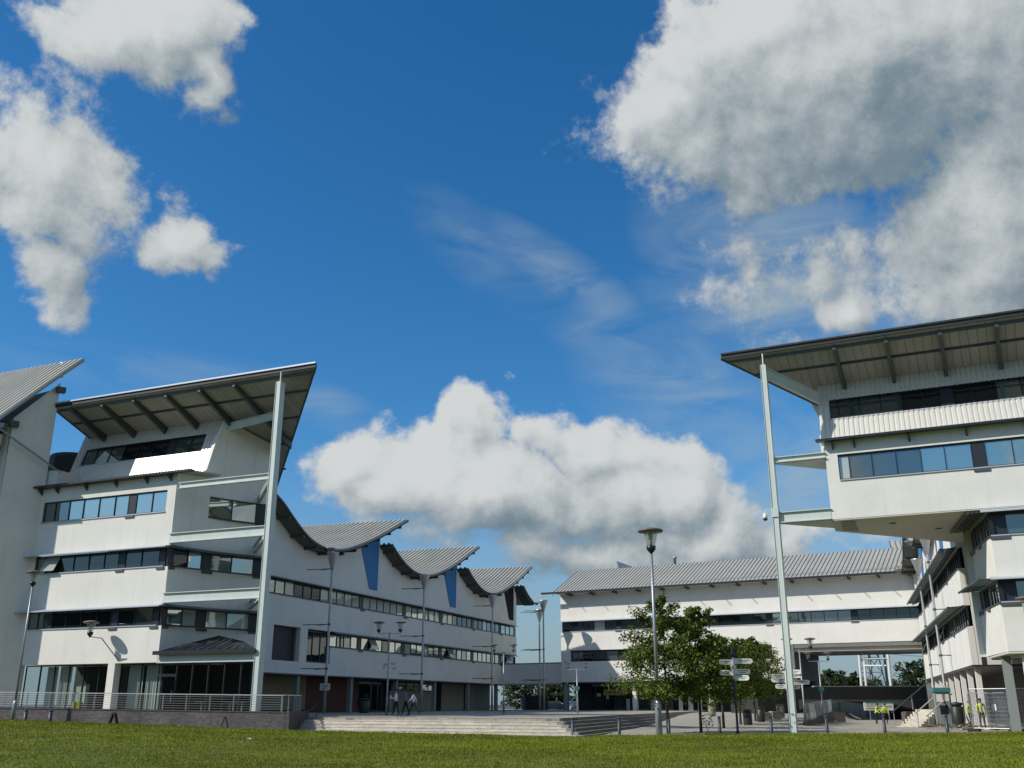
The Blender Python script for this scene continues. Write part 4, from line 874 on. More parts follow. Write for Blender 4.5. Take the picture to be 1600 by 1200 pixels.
MB().prism([(-.3, 3.2), (-1.0, 6), (-.3, 6), (.2, 3.2)], 16.85, 18.8, 'z').build('wall', 'white_render', RB)
plane_roof(RB, 23.45, .36, 0, (-5.93, 0), (-.94, 6.0), XR, True, [1.15 + 3.08 * i for i in range(6)], yb=9.5)
PXR = -3.25
MB().box(PXR - .15, PXR + .15, -.2, .2, -.2, 22.3).build('column', 'steel_white', RB)
MB().box(PXR - .18, PXR - .152, -.24, .24, -.2, 22.25).build('column_flange', 'steel_white', RB); MB().box(PXR + .152, PXR + .18, -.24, .24, -.2, 22.25).build('column_flange', 'steel_white', RB)
MB().box(PXR - .21, PXR + .21, -.27, .27, 12.45, 13.0).build('column_collar', 'steel_white', RB)
MB().tube((PXR, 0, 22.2), (PXR, 0, 23.1), .055).build('column_pin', 'steel_white', RB)
MB().ibeam((PXR + .15, .05, 21.75), (-.45, 3.35, 20.62), .3, .72).build('tie_beam', 'steel_white', RB)
for zt, h in ((16.2, .36), (12.75, .66)):
    MB().ibeam((PXR + .18, 0, zt - h / 2), (0, 0, zt - h / 2), .30, h).build('tie_beam', 'steel_white', RB)
    MB().ibeam((PXR + .1, .12, zt - h / 2), (-.25, 3.2, zt - h / 2), .26, h).build('strut', 'steel_white', RB)
    MB().prism([(PXR + .2, .02), (-.02, .05), (-.2, 2.9)], zt - h - .03, zt - h + .02, 'z').build('gusset_plate', 'steel_white', RB)
# lower storeys set back from the cantilever
CX = 8.4
for z0, z1 in ((4.3, 6.86), (8.22, 10.48)): wallbox(RB, CX, XR, z0, z1, .0)
def PSR(x, y, z): return (CX - .175 * x + y, x + .1 * y, z)          # x runs back along the side wall, y inward
def rstrip(z0, z1, a=.45, b=6.6):
    MB().hexa([PSR(a, 0, z0), PSR(b, 0, z0), PSR(b, .4, z0), PSR(a, .4, z0)], [PSR(a, 0, z1), PSR(b, 0, z1), PSR(b, .4, z1), PSR(a, .4, z1)]).build('wall', 'white_render', RB)
for z0, z1 in ((4.3, 6.86), (8.22, 10.48)): rstrip(z0, z1, .46)
MB().box(6.9, 14, 6.61, 6.9, 4.3, 12.0).build('wall', 'white_render', RB)
sd = [(CX, CX + .85, 's')] + [(CX + .85 + i * 1.45, CX + .85 + (i + 1) * 1.45, 'g') for i in range(5)]
window(RB, sd, 10.54, 11.78, 0, wts=(1, 2, 5, 0)); window(RB, sd, 6.92, 8.10, 0, wts=(1, 2, 4, 2))
sr = [(.0, .8, 'g'), (.8, 1.6, 'g'), (1.6, 2.4, 'g'), (2.4, 3.2, 'g'), (3.2, 3.8, 's'), (3.8, 4.6, 'g'), (4.6, 5.4, 'g'), (5.4, 6.6, 's')]
PSR2 = lambda x, y, z: PSR(x, y, z)
window(RB, sr, 10.54, 11.78, 0, P=PSR2, wts=(1, 2, 4, 2), sill=2); window(RB, sr, 6.92, 8.10, 0, P=PSR2, wts=(1, 2, 4, 2), sill=2)
def fin_canopy(z):
    c = canopy(RB, CX - .35, XR, z, 'flash_light', .62)
    f = MB(); f.bar(PSR(-.3, -1.0, z - .04), PSR(6.9, -1.0, z - .04), .07, .10)
    for i in range(14): f.bar(PSR(i * .52, -1.0, z - .04), PSR(i * .52, 0, z + .02), .05, .05)
    for j in range(4): f.bar(PSR(-.2, -.25 - j * .22, z - .02), PSR(6.9, -.25 - j * .22, z - .02), .09, .02)
    f.build('louvre', 'rafter_dark', RB)
fin_canopy(11.86); fin_canopy(8.16)
MB().prism([(CX, .02), (7.3, 6.6), (XR, 6.6), (XR, .02)], 4.18, 4.298, 'z').build('soffit', 'soffit_plain', RB)
for x in (9.3, 13.8, 18): MB().box(x - .3, x + .3, .4, 1.0, -.2, 4.18).build('column', 'white_render', RB)
MB().box(8.0, 8.5, 3.2, 3.7, -.2, 4.18).build('column', 'recess_wall', RB)
MB().box(9.5, XR, 5.2, 5.5, -.2, 4.2).build('inner_wall', 'recess_dark', RB); MB().box(9.2, 9.45, 3.0, 8, -.2, 4.2).build('inner_wall', 'recess_dark', RB)
MB().box(7.5, XR, 7, 12, 4.3, 12).build('rear_wall', 'recess_dark', RB)
wall_lamp(loc_of(RB, 10.6, 0, 4.9), R(-25.5), 'small black wall lamp on a bent arm at the right edge', -1.0, -.7, 1.15)

# ------------------------------------------------------------------ right wing
RW = thing('campus_wing', 'sunlit white wing receding at right with louvred canopies and blue gable strips', 'building', (30.4, 67.4, 0), R(-108))
X, bxs = build_wing(RW, -1, [(13.0, False), (32.8, False), (52.0, False)], -.6, 40.5, (9.3, 29.1), -.6, 0, 8.2, (2, 2, 5, 3), base=.2, cmat='rafter_dark')
MB().box(.2, .58, .41, 9, 4.05, 15.2).build('wall', 'white_render', RW); MB().box(.58, .62, .6, 1.9, 6.6, 7.8).build('spandrel', 'spandrel', RW); MB().box(.58, .62, .6, 1.9, 10.4, 11.6).build('spandrel', 'spandrel', RW)
for z in (11.69, 7.80):
    f = MB(); f.bar((-40, -1.0, z - .05), (.6, -1.0, z - .05), .08, .14)
    for i in range(70): f.bar((.5 - i * .58, -1.0, z - .04), (.5 - i * .58, 0, z + .03), .06, .06)
    for j in range(4): f.bar((-40, -.25 - j * .22, z - .02), (.6, -.25 - j * .22, z - .02), .10, .025)
    f.build('louvre', 'rafter_dark', RW)
for s in (1.2, 5.9, 10.6, 15.3, 20.0, 24.7, 29.4, 34.1, 38.8): MB().box(-s - .16, -s + .16, .3, .64, -.4, 3.95).build('column', 'white_render', RW)
MB().box(-40, .3, 4.0, 4.3, -.3, 3.95).build('inner_wall', 'recess_dark', RW); MB().box(-40, .2, 6, 9, 4.1, 12).build('rear_wall', 'recess_dark', RW)
MB().box(-41.6, -40.4, .0, 6, -.2, 8.2).build('end_wall', 'bridge_light', RW)
for s in (4.3, 9.0, 13.7, 18.4, 23.1, 27.8):
    for z0, z1 in ((4.06, 6.45), (7.95, 10.3)): MB().box(-s - .02, -s + .02, -.004, .1, z0, z1).build('movement_joint', 'kerb_stone', RW)

# ------------------------------------------------------------------ terrace wall and railing in front of the left block
TA, TB = Vector((-13.45, 61.3)), Vector((-36.5, 65.4)); td = (TB - TA).normalized(); tn = Vector((td.y, -td.x)); TL = (TB - TA).length    # tn points away from the viewer
if tn.y < 0: tn = -tn
ztop = lambda s: lerp(1.17, 1.44, min(1, s / 21))
def tp(s, o, z): p = TA + td * s + tn * o; return (p.x, p.y, z)
TWL = thing('terrace_wall', 'low dark brick terrace wall along the lawn under the railing', 'wall')
npan = 5
for i in range(npan):
    a, b = TL * i / npan + (.012 if i else 0), TL * (i + 1) / npan
    MB().hexa([tp(a, 0, -.4), tp(b, 0, -.4), tp(b, .33, -.4), tp(a, .33, -.4)], [tp(a, 0, ztop(a) - .07), tp(b, 0, ztop(b) - .07), tp(b, .33, ztop(b) - .07), tp(a, .33, ztop(a) - .07)]).build('wall_panel', 'brick', TWL, uv=lambda c, n: ((Vector((c.x, c.y)) - TA).dot(td), c.z - ztop((Vector((c.x, c.y)) - TA).dot(td))))
    m = 10
    for j in range(m):
        p, q = lerp(a, b, j / m), lerp(a, b, (j + 1) / m) - .006
        MB().hexa([tp(p, -.03, ztop(p) - .069), tp(q, -.03, ztop(q) - .069), tp(q, .36, ztop(q) - .069), tp(p, .36, ztop(p) - .069)], [tp(p, -.03, ztop(p)), tp(q, -.03, ztop(q)), tp(q, .36, ztop(q)), tp(p, .36, ztop(p))]).build('coping_brick', 'brick_pier', TWL)
MB().hexa([tp(-.02, .0, -.4), tp(-.25, .0, -.4), tp(-.25, 3.2, -.4), tp(-.02, 3.2, -.4)], [tp(-.02, .0, 1.2), tp(-.25, .0, 1.2), tp(-.25, 3.2, 1.2), tp(-.02, 3.2, 1.2)]).build('return_wall', 'brick_pier', TWL)
struct(MB().prism([(TA.x, TA.y + .34), (TB.x, TB.y + .34), (-46, 68), (-46, 80), (-14, 74), (-12.9, 64.3)], -.3, 1.0, 'z').build('terrace', 'plaza_paving', uv=lambda c, n: (c.x, c.y)))
def railing(name, label, P0, d, L, nposts, zf, hgt=1.0, rails=6, start=0):
    t = thing(name, label, 'railing'); pt = lambda s, z: (P0.x + d.x * s, P0.y + d.y * s, z)
    ss = [L * i / nposts for i in range(nposts + 1)]
    MB().bar(pt(0, zf(0) + hgt), pt(L, zf(L) + hgt), .10, .055).build('handrail', 'hand_rail', t)
    for s in ss: MB().bar(pt(s, zf(s)), pt(s, zf(s) + hgt - .03), .06, .03).build('post', 'rail_steel', t)
    for r in range(rails):
        h = .12 + (hgt - .25) * r / (rails - 1); m = MB()
        m.tube(pt(0, zf(0) + h), pt(L, zf(L) + h), .011, n=6); m.build('rail', 'rail_dark', t)
    return t
pr = TA + tn * .17 + td * .35
railing('railing', 'long steel railing with pale handrail on the terrace wall', pr, td, TL - .4, 15, lambda s: ztop(s + .35), .92)
p2 = TA + tn * .17 + td * .30
railing('railing', 'short return of steel railing at the right end of the terrace wall', p2, tn, 2.8, 3, lambda s: 1.19, .92)
# sloping handrail lying over the first steps beside the wall
hr = thing('handrail', 'low slanting steel handrail beside the left end of the stone steps', 'handrail')
hA = A0 + fdir * .55 - fn * .25; hB = A0 + fdir * .75 + fn * 1.9
MB().tube((hA.x, hA.y, 1.62), (hB.x, hB.y, .72), .03).build('rail', 'lamp_black', hr); MB().tube((hA.x, hA.y, .8), (hA.x, hA.y, 1.62), .025).build('post', 'lamp_black', hr); MB().tube((hB.x, hB.y, -.1), (hB.x, hB.y, .72), .025).build('post', 'lamp_black', hr)

# ------------------------------------------------------------------ street furniture
def bollard(x, y, z, h, label, grp, r=.09):
    t = thing('bollard', label, 'bollard', (x, y, z), 0, grp)
    MB().lathe((0, 0, 0), [(r * 1.05, -.15), (r, .02), (r, h - .12)], 14).build('post', 'bollard', t, True)
    MB().lathe((0, 0, 0), [(r * .86, h - .12), (r * .86, h - .10), (r, h - .095), (r, h - .02), (r * .7, h), (.01, h + .005)], 14).build('cap', 'bollard', t, True)
BL = [(3.45, 'dark grey bollard in front of the lower corner of the stone steps'), (6.10, 'dark grey bollard before the middle of the shaded side steps'), (8.92, 'dark grey bollard just right of the tallest lamp post'), (11.81, 'dark grey bollard left of the nearest blue fingerpost'),
      (14.75, 'dark grey bollard between the nearest fingerpost and the tall white column'), (17.91, 'dark grey bollard just right of the tall white column'), (21.14, 'dark grey bollard in front of the people under the footbridge'), (24.52, 'dark grey bollard in front of the teal ticket kiosk'), (27.93, 'dark grey bollard in front of the mesh fence at right')]
for x, lb in BL:
    y = 56.0 if x < 4 else 59.0 - (.0 if x < 20 else (x - 20) * .12); x = 3.28 if x < 4 else x; z = interp(EDGE, x / y) - .03; bollard(x, y, z, 1.0, lb, 'bollards along the lawn edge')
for x, lb in ((-31.2, 'black bollard at the left image edge before the brick wall'), (-29.45, 'black bollard just right of the left lamp post'), (-27.95, 'second black bollard right of the left lamp post')):
    bollard(x, 62.6, .48, .80, lb, 'bollards before the brick wall', .11)
def single_lamp(x, y, z, H, s, label):
    t = thing('street_lamp', label, 'street lamp', (x, y, z), 0)
    MB().lathe((0, 0, 0), [(.19 * s, -.3), (.19 * s, 1.62 * s), (.17 * s, 1.68 * s), (.11 * s, 1.95 * s)], 16).build('sleeve', 'galv', t, True)
    MB().lathe((0, 0, 0), [(.105 * s, 1.9 * s), (.10 * s, H * .55), (.098 * s, H * .55 + .01), (.08 * s, H - 1.55 * s)], 16).build('pole', 'galv', t, True)
    lamp_head(t, (0, 0, H - 1.50 * s), .80 * s); return t
single_lamp(8.36, 59.0, -.04, 11.72, 1.0, 'tallest single-head lamp post in front of the side steps')
single_lamp(-30.35, 62.9, .55, 9.1, .66, 'single-head lamp post in front of the left brick wall')
def twin_lamp(x, y, z, H, rz, label, s=.42, sleeve=True):
    t = thing('twin_lamp', label, 'street lamp', (x, y, z), rz, 'twin-headed lamp posts')
    MB().lathe((0, 0, 0), [(.085, -.1), (.085, 1.15), (.055, 1.3), (.05, H - .75)], 12).build('pole', 'galv', t, True)
    MB().bar((-.82, 0, H - .80), (.82, 0, H - .80), .05, .05).build('cross_arm', 'galv', t)
    for sx in (-.80, .80): lamp_head(t, (sx, 0, H - .76), s)
    return t
tl = twin_lamp(-8.75, 72, PZ, 6.35, R(-10), 'twin-headed lamp post with white finger signs beside the walking people')
def finger(t, z, dx, dy, L, mat_='sign_white', w=.26):
    d = Vector((dx, dy, 0)).normalized(); n = Vector((-d.y, d.x, 0)) * .02; a = d * .06; b = d * (L - .1); c = d * L
    f = MB(); A = [(a.x, a.y, z - w / 2), (b.x, b.y, z - w / 2), (c.x, c.y, z - w * .25), (c.x, c.y, z + w * .25), (b.x, b.y, z + w / 2), (a.x, a.y, z + w / 2)]
    nn = len(A); f.add([(p[0] - n.x, p[1] - n.y, p[2]) for p in A] + [(p[0] + n.x, p[1] + n.y, p[2]) for p in A], [tuple(range(nn)), tuple(range(2 * nn - 1, nn - 1, -1))] + [(i, (i + 1) % nn, nn + (i + 1) % nn, nn + i) for i in range(nn)])
    fo = f.build('finger_sign', mat_, t)
    q = MB(); o = -n * 1.15 if n.y > 0 else n * 1.15
    for k, (u, v) in enumerate(((.25, .85), (.35, .72))):
        zz = z + (.045 if k == 0 else -.05); p0 = d * (L * u) + o; p1 = d * (L * v) + o
        q.add([(p0.x, p0.y, zz - .02), (p1.x, p1.y, zz - .02), (p1.x, p1.y, zz + .02), (p0.x, p0.y, zz + .02)], [(0, 1, 2, 3)])
    q.build('lettering', 'sign_ink', fo)
for z, dx, dy, L in ((3.45, 1, -.3, .75), (3.40, -1, .7, .6), (3.18, -1, -.2, .55), (3.14, 1, .8, .8)): finger(tl, z, dx, dy, L)
twin_lamp(-.68, 84, PZ, 5.6, 0, 'twin-headed lamp post in the middle distance before the link parapet', .34)
twin_lamp(5.6, 88, PZ, 4.4, R(-20), 'small twin-headed lamp post left of the yellow sign', .27)
twin_lamp(20.4, 72, .3, 5.75, R(-8), 'twin-headed lamp post just right of the tall white column', .42)
twin_lamp(25.6, 85, .5, 5.3, R(-8), 'twin-headed lamp post seen against the sky under the rear building', .36)
ts_ = thing('round_sign', 'small green disc sign fixed to the lamp post under the rear building', 'sign', (25.6, 84.9, 2.75)); MB().tube((0, -.06, 0), (0, -.02, 0), .22, n=18).build('disc', 'teal', ts_)
ts2 = thing('round_sign', 'small green sign fixed to the small lamp post left of the yellow sign', 'sign', (5.6, 87.9, 2.9)); MB().tube((0, -.06, 0), (0, -.02, 0), .2, n=18).build('disc', 'teal', ts2)
def mast(x, y, z, H, label, ad, arms=(12.65, 8.0, 4.4)):
    t = thing('light_mast', label, 'mast', (x, y, z), 0, 'tall cone-topped light masts')
    MB().lathe((0, 0, 0), [(.13, -.2), (.125, 3.0), (.11, 3.05), (.095, H - 1.4), (.085, H - 1.2)], 12).build('pole', 'mast_steel', t, True)
    MB().lathe((0, 0, 0), [(.09, H - 1.55), (.12, H - 1.45), (.52, H - .12), (.55, H), (.48, H + .01)], 18).build('cone_head', 'mast_steel', t, True)
    d = Vector((ad[0], ad[1], 0)).normalized()
    for az in arms:
        zz = az - z; MB().tube((0, 0, zz), (d.x * 2.5, d.y * 2.5, zz + .03), .035, n=8).tube((d.x * .1, d.y * .1, zz), (d.x * 1.3 + d.y * .25, d.y * 1.3 - d.x * .25, zz - .06), .025, n=6).build('banner_arm', 'rafter_dark', t)
        MB().lathe((0, 0, zz), [(.13, -.08), (.13, .08)], 12).build('collar', 'rafter_dark', t)
    return t
wl = (-.937, .349)
mast(-15.45, 84.9, PZ, 13.2, 'nearest cone-topped mast before the left wing, with a white notice on its shaft', wl)
mast(-8.8, 99.7, PZ, 13.1, 'second cone-topped mast before the left wing, between its two blue panels', wl)
mast(-2.3, 118, PZ, 13.0, 'third cone-topped mast before the far end of the left wing', wl)
mast(3.9, 124.6, PZ, 13.05, 'taller of the two masts standing in the gap above the low link', wl)
mast(3.45, 126.5, PZ, 12.1, 'shorter mast half hidden behind another in the gap above the link', wl)
wr = (.95, -.31)
mast(37.0, 90, .0, 14.2, 'farther cone-topped mast before the right wing', wr, (12.0, 8.2, 4.9))
mast(33.35, 79, .0, 14.6, 'nearer cone-topped mast before the right wing, its head under the soffit', wr, (12.4, 8.7, 5.2))
nb = thing('notice_plate', 'white notice plate fixed to the nearest mast before the left wing', 'notice', (-15.45, 84.7, 2.95)); MB().box(-.42, .42, -.02, .02, -.27, .27).build('plate', 'curtain', nb)
q = MB()
for i in range(3): q.box(-.3, .3 - .12 * i, -.026, -.021, .10 - .12 * i, .14 - .12 * i)
q.build('lettering', 'sign_ink', nb)
def fingerpost(x, y, z, H, s, fingers, label):
    t = thing('fingerpost', label, 'signpost', (x, y, z), 0, 'blue fingerposts with white arms')
    MB().lathe((0, 0, 0), [(.11, -.2), (.11, .15), (.075, .2), (.065, 1.5), (.085, 1.52), (.085, 1.62), (.06, 1.64), (.055, H - .55)], 14).build('post', 'navy', t, True)
    MB().lathe((0, 0, 0), [(.06, H - .55), (.11, H - .5), (.11, H - .38), (.07, H - .34), (.09, H - .2), (.05, H - .12), (.06, H - .06), (.01, H)], 14).build('finial', 'navy', t, True)
    MB().lathe((0, 0, 0), [(.075, H - 1.85), (.075, H - .62)], 14).build('sign_collar', 'sign_white', t, True)
    for z_, dx, dy, L in fingers: finger(t, z_, dx, dy, L, w=.30)
fingerpost(13.15, 60.5, -.05, 4.9, 1, [(4.02, -1, -.12, .86), (4.08, 1, -.1, 1.14), (3.70, -.5, -.9, .5), (3.70, .5, .9, .5), (3.42, -1, .1, .84), (3.48, 1, .1, 1.0), (3.12, .9, -.5, .9)], 'nearest blue fingerpost with white arms in front of the plaza trees')
fingerpost(18.25, 68, .1, 4.2, 1, [(3.25, -1, -.1, 1.0), (3.02, -1, .15, .98), (2.62, -1, .2, .75), (3.52, .9, -.5, 1.0), (3.3, .95, -.4, 1.0), (3.08, .9, .5, .95), (2.88, 1, -.1, 1.5), (2.60, 1, .3, 1.0)], 'farther blue fingerpost with many white arms, half behind the tall column')
# wooden A-frame boards on the grass by the wall
def a_frame(x, y, z, rz, label):
    t = thing('a_frame_board', label, 'sign board', (x, y, z), rz, 'wooden A-frame boards')
    for sx in (-1, 1):
        for yy in (-.3, .3): MB().bar((sx * .26, yy, 0), (sx * .02, yy, .78), .06, .05).build('leg', 'timber', t)
        MB().hexa([(sx * .24, -.27, .06), (sx * .24, .27, .06), (sx * .22, .27, .06), (sx * .22, -.27, .06)], [(sx * .05, -.27, .70), (sx * .05, .27, .70), (sx * .03, .27, .70), (sx * .03, -.27, .70)]).build('panel', 'black_panel', t)
    return t
a_frame(-23.75, 61.7, .36, R(8), 'wooden A-frame board leaning open by the wall, nearer the left lamp'); a_frame(-16.8, 60.6, .13, R(18), 'wooden A-frame board by the wall, below the cafe windows')
# bins and stone seats among the trees
def bin_(x, y, z, label, h=1.1, r=.33, m='bin_dark', lean=0):
    t = thing('litter_bin', label, 'bin', (x, y, z), .3, 'litter bins on the plaza')
    MB().lathe((0, 0, 0), [(r * .86, -.05), (r, .05), (r, h * .8), (r * .9, h * .82)], 16).build('body', m, t, True); MB().lathe((0, 0, 0), [(r * .7, h * .82), (r * 1.02, h * .9), (r * .98, h * .96), (.03, h)], 16).build('lid', m, t, True)
bin_(17.65, 77.5, .14, 'dark bin at the foot of the third plaza tree'); bin_(20.1, 83.5, .3, 'dark bin behind the stone seats, right of the tree row'); bin_(23.4, 90, .5, 'farthest grey bin near the rear building column', 1.1, .35, 'stone_dark'); bin_(18.6, 96, .6, 'grey bin beside the white column of the rear building', 1.2, .35, 'stone_dark')
bin_(-12.9, 90.0, PZ, 'black bin under the left wing beside the nearest mast', 1.25, .45)
for x, y, z, l in ((21.1, 86, .38, 'pale stone cube seat nearest the tree row'), (22.2, 87.2, .45, 'wider pale stone seat just behind the stone cube')):
    t = thing('stone_bench', l, 'bench', (x, y, z), .2, 'stone seats by the trees'); MB().box(-.38, .38, -.3, .3, -.1, .5).build('block', 'kerb_stone', t); MB().box(-.40, .40, -.32, .32, .502, .56).build('top_slab', 'stone_step', t)

# ------------------------------------------------------------------ trees
def tree(x, y, z, H, rad, trunk_h, seed, label, grp, leaf='leaf', nl=5200, size=.14, shape='oak', tr=.10):
    r = np.random.RandomState(seed); t = thing('tree', label, 'tree', (x, y, z), 0, grp)
    tb = MB(); pts = [Vector((0, 0, -.2))]; N = 7
    for i in range(1, N + 1):
        f_ = i / N; pts.append(Vector((r.normal(0, .05) * H * .1 * f_, r.normal(0, .05) * H * .1 * f_, H * .93 * f_)))
    for i in range(N): tb.tube(pts[i], pts[i + 1], tr * (1 - .85 * i / N), tr * (1 - .85 * (i + 1) / N), 9, cap=False)
    tips = []; nb_ = 26
    for k in range(nb_):
        f_ = trunk_h / H + (1 - trunk_h / H) * (k + r.rand()) / nb_; f_ = min(f_, .97); i = min(N - 1, int(f_ * N / .93)); base = pts[i].lerp(pts[i + 1], min(1, f_ * N / .93 - i))
        u = (f_ - trunk_h / H) / (1 - trunk_h / H)
        if shape == 'oak': ext = rad * (1.0 - u ** 1.6) * (.55 + .45 * math.sin(min(1, u * 3 + .35) * math.pi / 2)) * r.uniform(.7, 1.18) + .12
        else: ext = rad * math.sin(min(1, u * .9 + .18) * math.pi) ** .6 * r.uniform(.6, 1.1)
        a = k * 2.399 + r.normal(0, .3); up = lerp(.10, 1.0, u) * ext * .7 + r.normal(0, .1)
        if shape == 'oak' and u < .2: up -= ext * .18
        tip = base + Vector((math.cos(a) * ext, math.sin(a) * ext, up)); mid = base.lerp(tip, .5) + Vector((0, 0, .06 * ext))
        rr = tr * .34 * (1 - .6 * u); tb.tube(base, mid, rr, rr * .7, 6, cap=False); tb.tube(mid, tip, rr * .7, rr * .2, 6, cap=False)
        for w in np.linspace(.25, 1.02, 6): tips.append((base.lerp(tip, w), ext * (.26 if w > .5 else .20) + .10))
        for _ in range(3):
            o = base.lerp(tip, r.uniform(.4, .95)); sd_ = Vector((r.normal(), r.normal(), r.normal() * .6)).normalized() * ext * .42; tb.tube(o, o + sd_, rr * .35, rr * .1, 5, cap=False); tips.append((o + sd_, ext * .17 + .10)); tips.append((o + sd_ * .6, ext * .17 + .08))
    for _ in range(6): tips.append((pts[-1] + Vector((r.normal(0, .12), r.normal(0, .12), r.uniform(-.06, .04) * H)), .22))
    tb.build('trunk', 'bark', t, True)
    # leaves gathered in clumps of uneven weight
    C = np.array([list(p) for p, _ in tips]); S = np.array([s for _, s in tips]); wgt = S ** 1.6 * r.uniform(.3, 1.6, len(S)); wgt /= wgt.sum()
    idx = r.choice(len(S), nl, p=wgt); d = r.normal(0, 1, (nl, 3)); d /= np.linalg.norm(d, axis=1)[:, None]; rr_ = r.rand(nl) ** .45
    pos = C[idx] + d * (S[idx] * rr_)[:, None] * np.array([1, 1, .72])
    nrm_ = d * .5 + r.normal(0, .6, (nl, 3)) + np.array([-.2, -.2, .7]); nrm_ /= np.linalg.norm(nrm_, axis=1)[:, None]
    tg = np.cross(nrm_, r.normal(0, 1, (nl, 3))); tg /= np.linalg.norm(tg, axis=1)[:, None]; bt = np.cross(nrm_, tg)
    sz = (size * r.uniform(.55, 1.25, nl))[:, None]
    V = np.empty((nl, 6, 3), np.float32); fold = nrm_ * sz * .16
    V[:, 0] = pos - tg * sz * .62; V[:, 1] = pos - tg * sz * .1 - bt * sz * .36 + fold; V[:, 2] = pos + tg * sz * .45 - bt * sz * .22 + fold
    V[:, 3] = pos + tg * sz * .72; V[:, 4] = pos + tg * sz * .45 + bt * sz * .22 + fold; V[:, 5] = pos - tg * sz * .1 + bt * sz * .36 + fold
    me = bpy.data.meshes.new('crown'); me.vertices.add(6 * nl); me.vertices.foreach_set('co', V.ravel()); me.loops.add(8 * nl)
    li = (np.arange(nl)[:, None] * 6 + np.array([0, 1, 2, 3, 0, 3, 4, 5])[None]).astype(np.int32); me.loops.foreach_set('vertex_index', li.ravel()); me.polygons.add(2 * nl); me.polygons.foreach_set('loop_start', np.arange(0, 8 * nl, 4, dtype=np.int32))
    me.update(); me.validate(); me.materials.append(MATS[leaf]); link('crown', me, t); return t
PT = 'young trees on the plaza'
tree(9.15, 60.9, -.05, 8.05, 2.95, 2.1, 11, 'tallest young tree with a thin leader just behind the tallest lamp post', PT, nl=10500)
tree(11.4, 62.6, -.02, 7.55, 2.6, 2.3, 12, 'second young tree, dense crown left of the nearest fingerpost', PT, nl=10500)
tree(14.5, 71, .08, 6.2, 2.1, 2.2, 13, 'third young tree, crown seen behind the nearest fingerpost', PT, nl=7500)
tree(17.3, 78.4, .14, 6.4, 2.5, 2.1, 14, 'fourth young tree in the row, behind the dark bin', PT, nl=7000)
tree(19.9, 84.6, .3, 6.7, 2.6, 2.1, 15, 'fifth young tree whose crown touches the tall white column', PT, nl=7000)
tree(21.9, 89.5, .45, 6.3, 2.2, 2.1, 16, 'farthest young tree of the row, half behind the tall column', PT, nl=5000)
for i, (x, y, z, H, rd, sd, lb) in enumerate(((42.5, 150, 0, 7.2, 3.4, 31, 'dark leafy tree beyond the footbridge at the left of the opening'), (47.2, 152, 0, 6.7, 2.8, 32, 'mid-green tree beyond the footbridge between two lamp heads'), (51.0, 156, 0, 5.6, 2.5, 36, 'low rounded tree beyond the footbridge left of the white frame'), (53.6, 160, 0, 6.6, 1.5, 33, 'slim tree beyond the footbridge just left of the white frame'), (66, 190, 0, 5.6, 4, 34, 'low bush behind the legs of the white frame'), (55.6, 141, 0, 7.6, 3.3, 35, 'spreading tree beyond the footbridge right of the white frame'), (64.5, 152, 0, 6.6, 2.8, 37, 'tree at the right end of the opening behind the masts'),
        (37.5, 146, 0, 5.5, 4.2, 38, 'dark tree behind the tree row and the rear building end'))):
    tree(x, y, z, H, rd, H * .12, sd, lb, 'trees beyond the footbridge', 'leaf_far', 3200, .36, 'bush', .14)
for i, (x, y, H, rd, lb) in enumerate(((1.5, 156, 5.2, 3.2, 'tree seen under the link, left'), (6.5, 160, 5.0, 3.4, 'tree seen under the link behind the parked cars'), (11.5, 158, 5.5, 3.2, 'tree seen under the link, right beside the dark glazing'), (5.2, 165, 7.6, 1.6, 'tree top showing just above the link parapet'))):
    tree(x, y, .4, H, rd, .6, 50 + i, lb, 'trees beyond the link', 'leaf_far', 2600, .34, 'bush', .12)
sap = thing('sapling', 'small leafy shoot at the foot of the second plaza tree', 'plant', (11.75, 62.4, -.02)); tb = MB(); cv = MB(); r_ = random.Random(4)
for k in range(5): tb.tube((0, 0, 0), (r_.uniform(-.25, .35), r_.uniform(-.2, .2), r_.uniform(.5, 1.0)), .012, .005, 5)
for k in range(60):
    p = Vector((r_.uniform(-.25, .4), r_.uniform(-.2, .2), r_.uniform(.35, 1.05))); a = Vector((r_.uniform(-1, 1), r_.uniform(-1, 1), r_.uniform(-.5, .5))).normalized() * .09; b = a.cross(Vector((r_.uniform(-1, 1), r_.uniform(-1, 1), 1))).normalized() * .05; cv.add([p - a, p - b, p + a, p + b], [(0, 1, 2, 3)])
tb.build('stem', 'bark', sap); cv.build('leaves', 'leaf', sap, recalc=False)

# ------------------------------------------------------------------ footbridge, underpass and things beyond
FB = thing('footbridge', 'concrete footbridge with shallow arch, coloured dark for the shade under the rear building', 'bridge', (0, 0, 0))
bd = Vector((.93, .36)).normalized(); bo = Vector((25.0, 104.5)); bp_ = lambda s, o, z: (bo.x + bd.x * s - bd.y * o, bo.y + bd.y * s + bd.x * o, z)
mb = MB(); mb.hexa([bp_(0, 0, 2.05), bp_(26, 0, 2.05), bp_(26, .3, 2.05), bp_(0, .3, 2.05)], [bp_(0, 0, 3.25), bp_(26, 0, 3.42), bp_(26, .3, 3.42), bp_(0, .3, 3.25)]); mb.build('parapet', 'bridge_shaded', FB)
MB().hexa([bp_(7, -.08, 3.30), bp_(26, -.08, 3.424), bp_(26, .38, 3.424), bp_(7, .38, 3.30)], [bp_(7, -.08, 3.40), bp_(26, -.08, 3.53), bp_(26, .38, 3.53), bp_(7, .38, 3.40)]).build('coping', 'kerb_stone', FB)
arch = MB(); n = 14
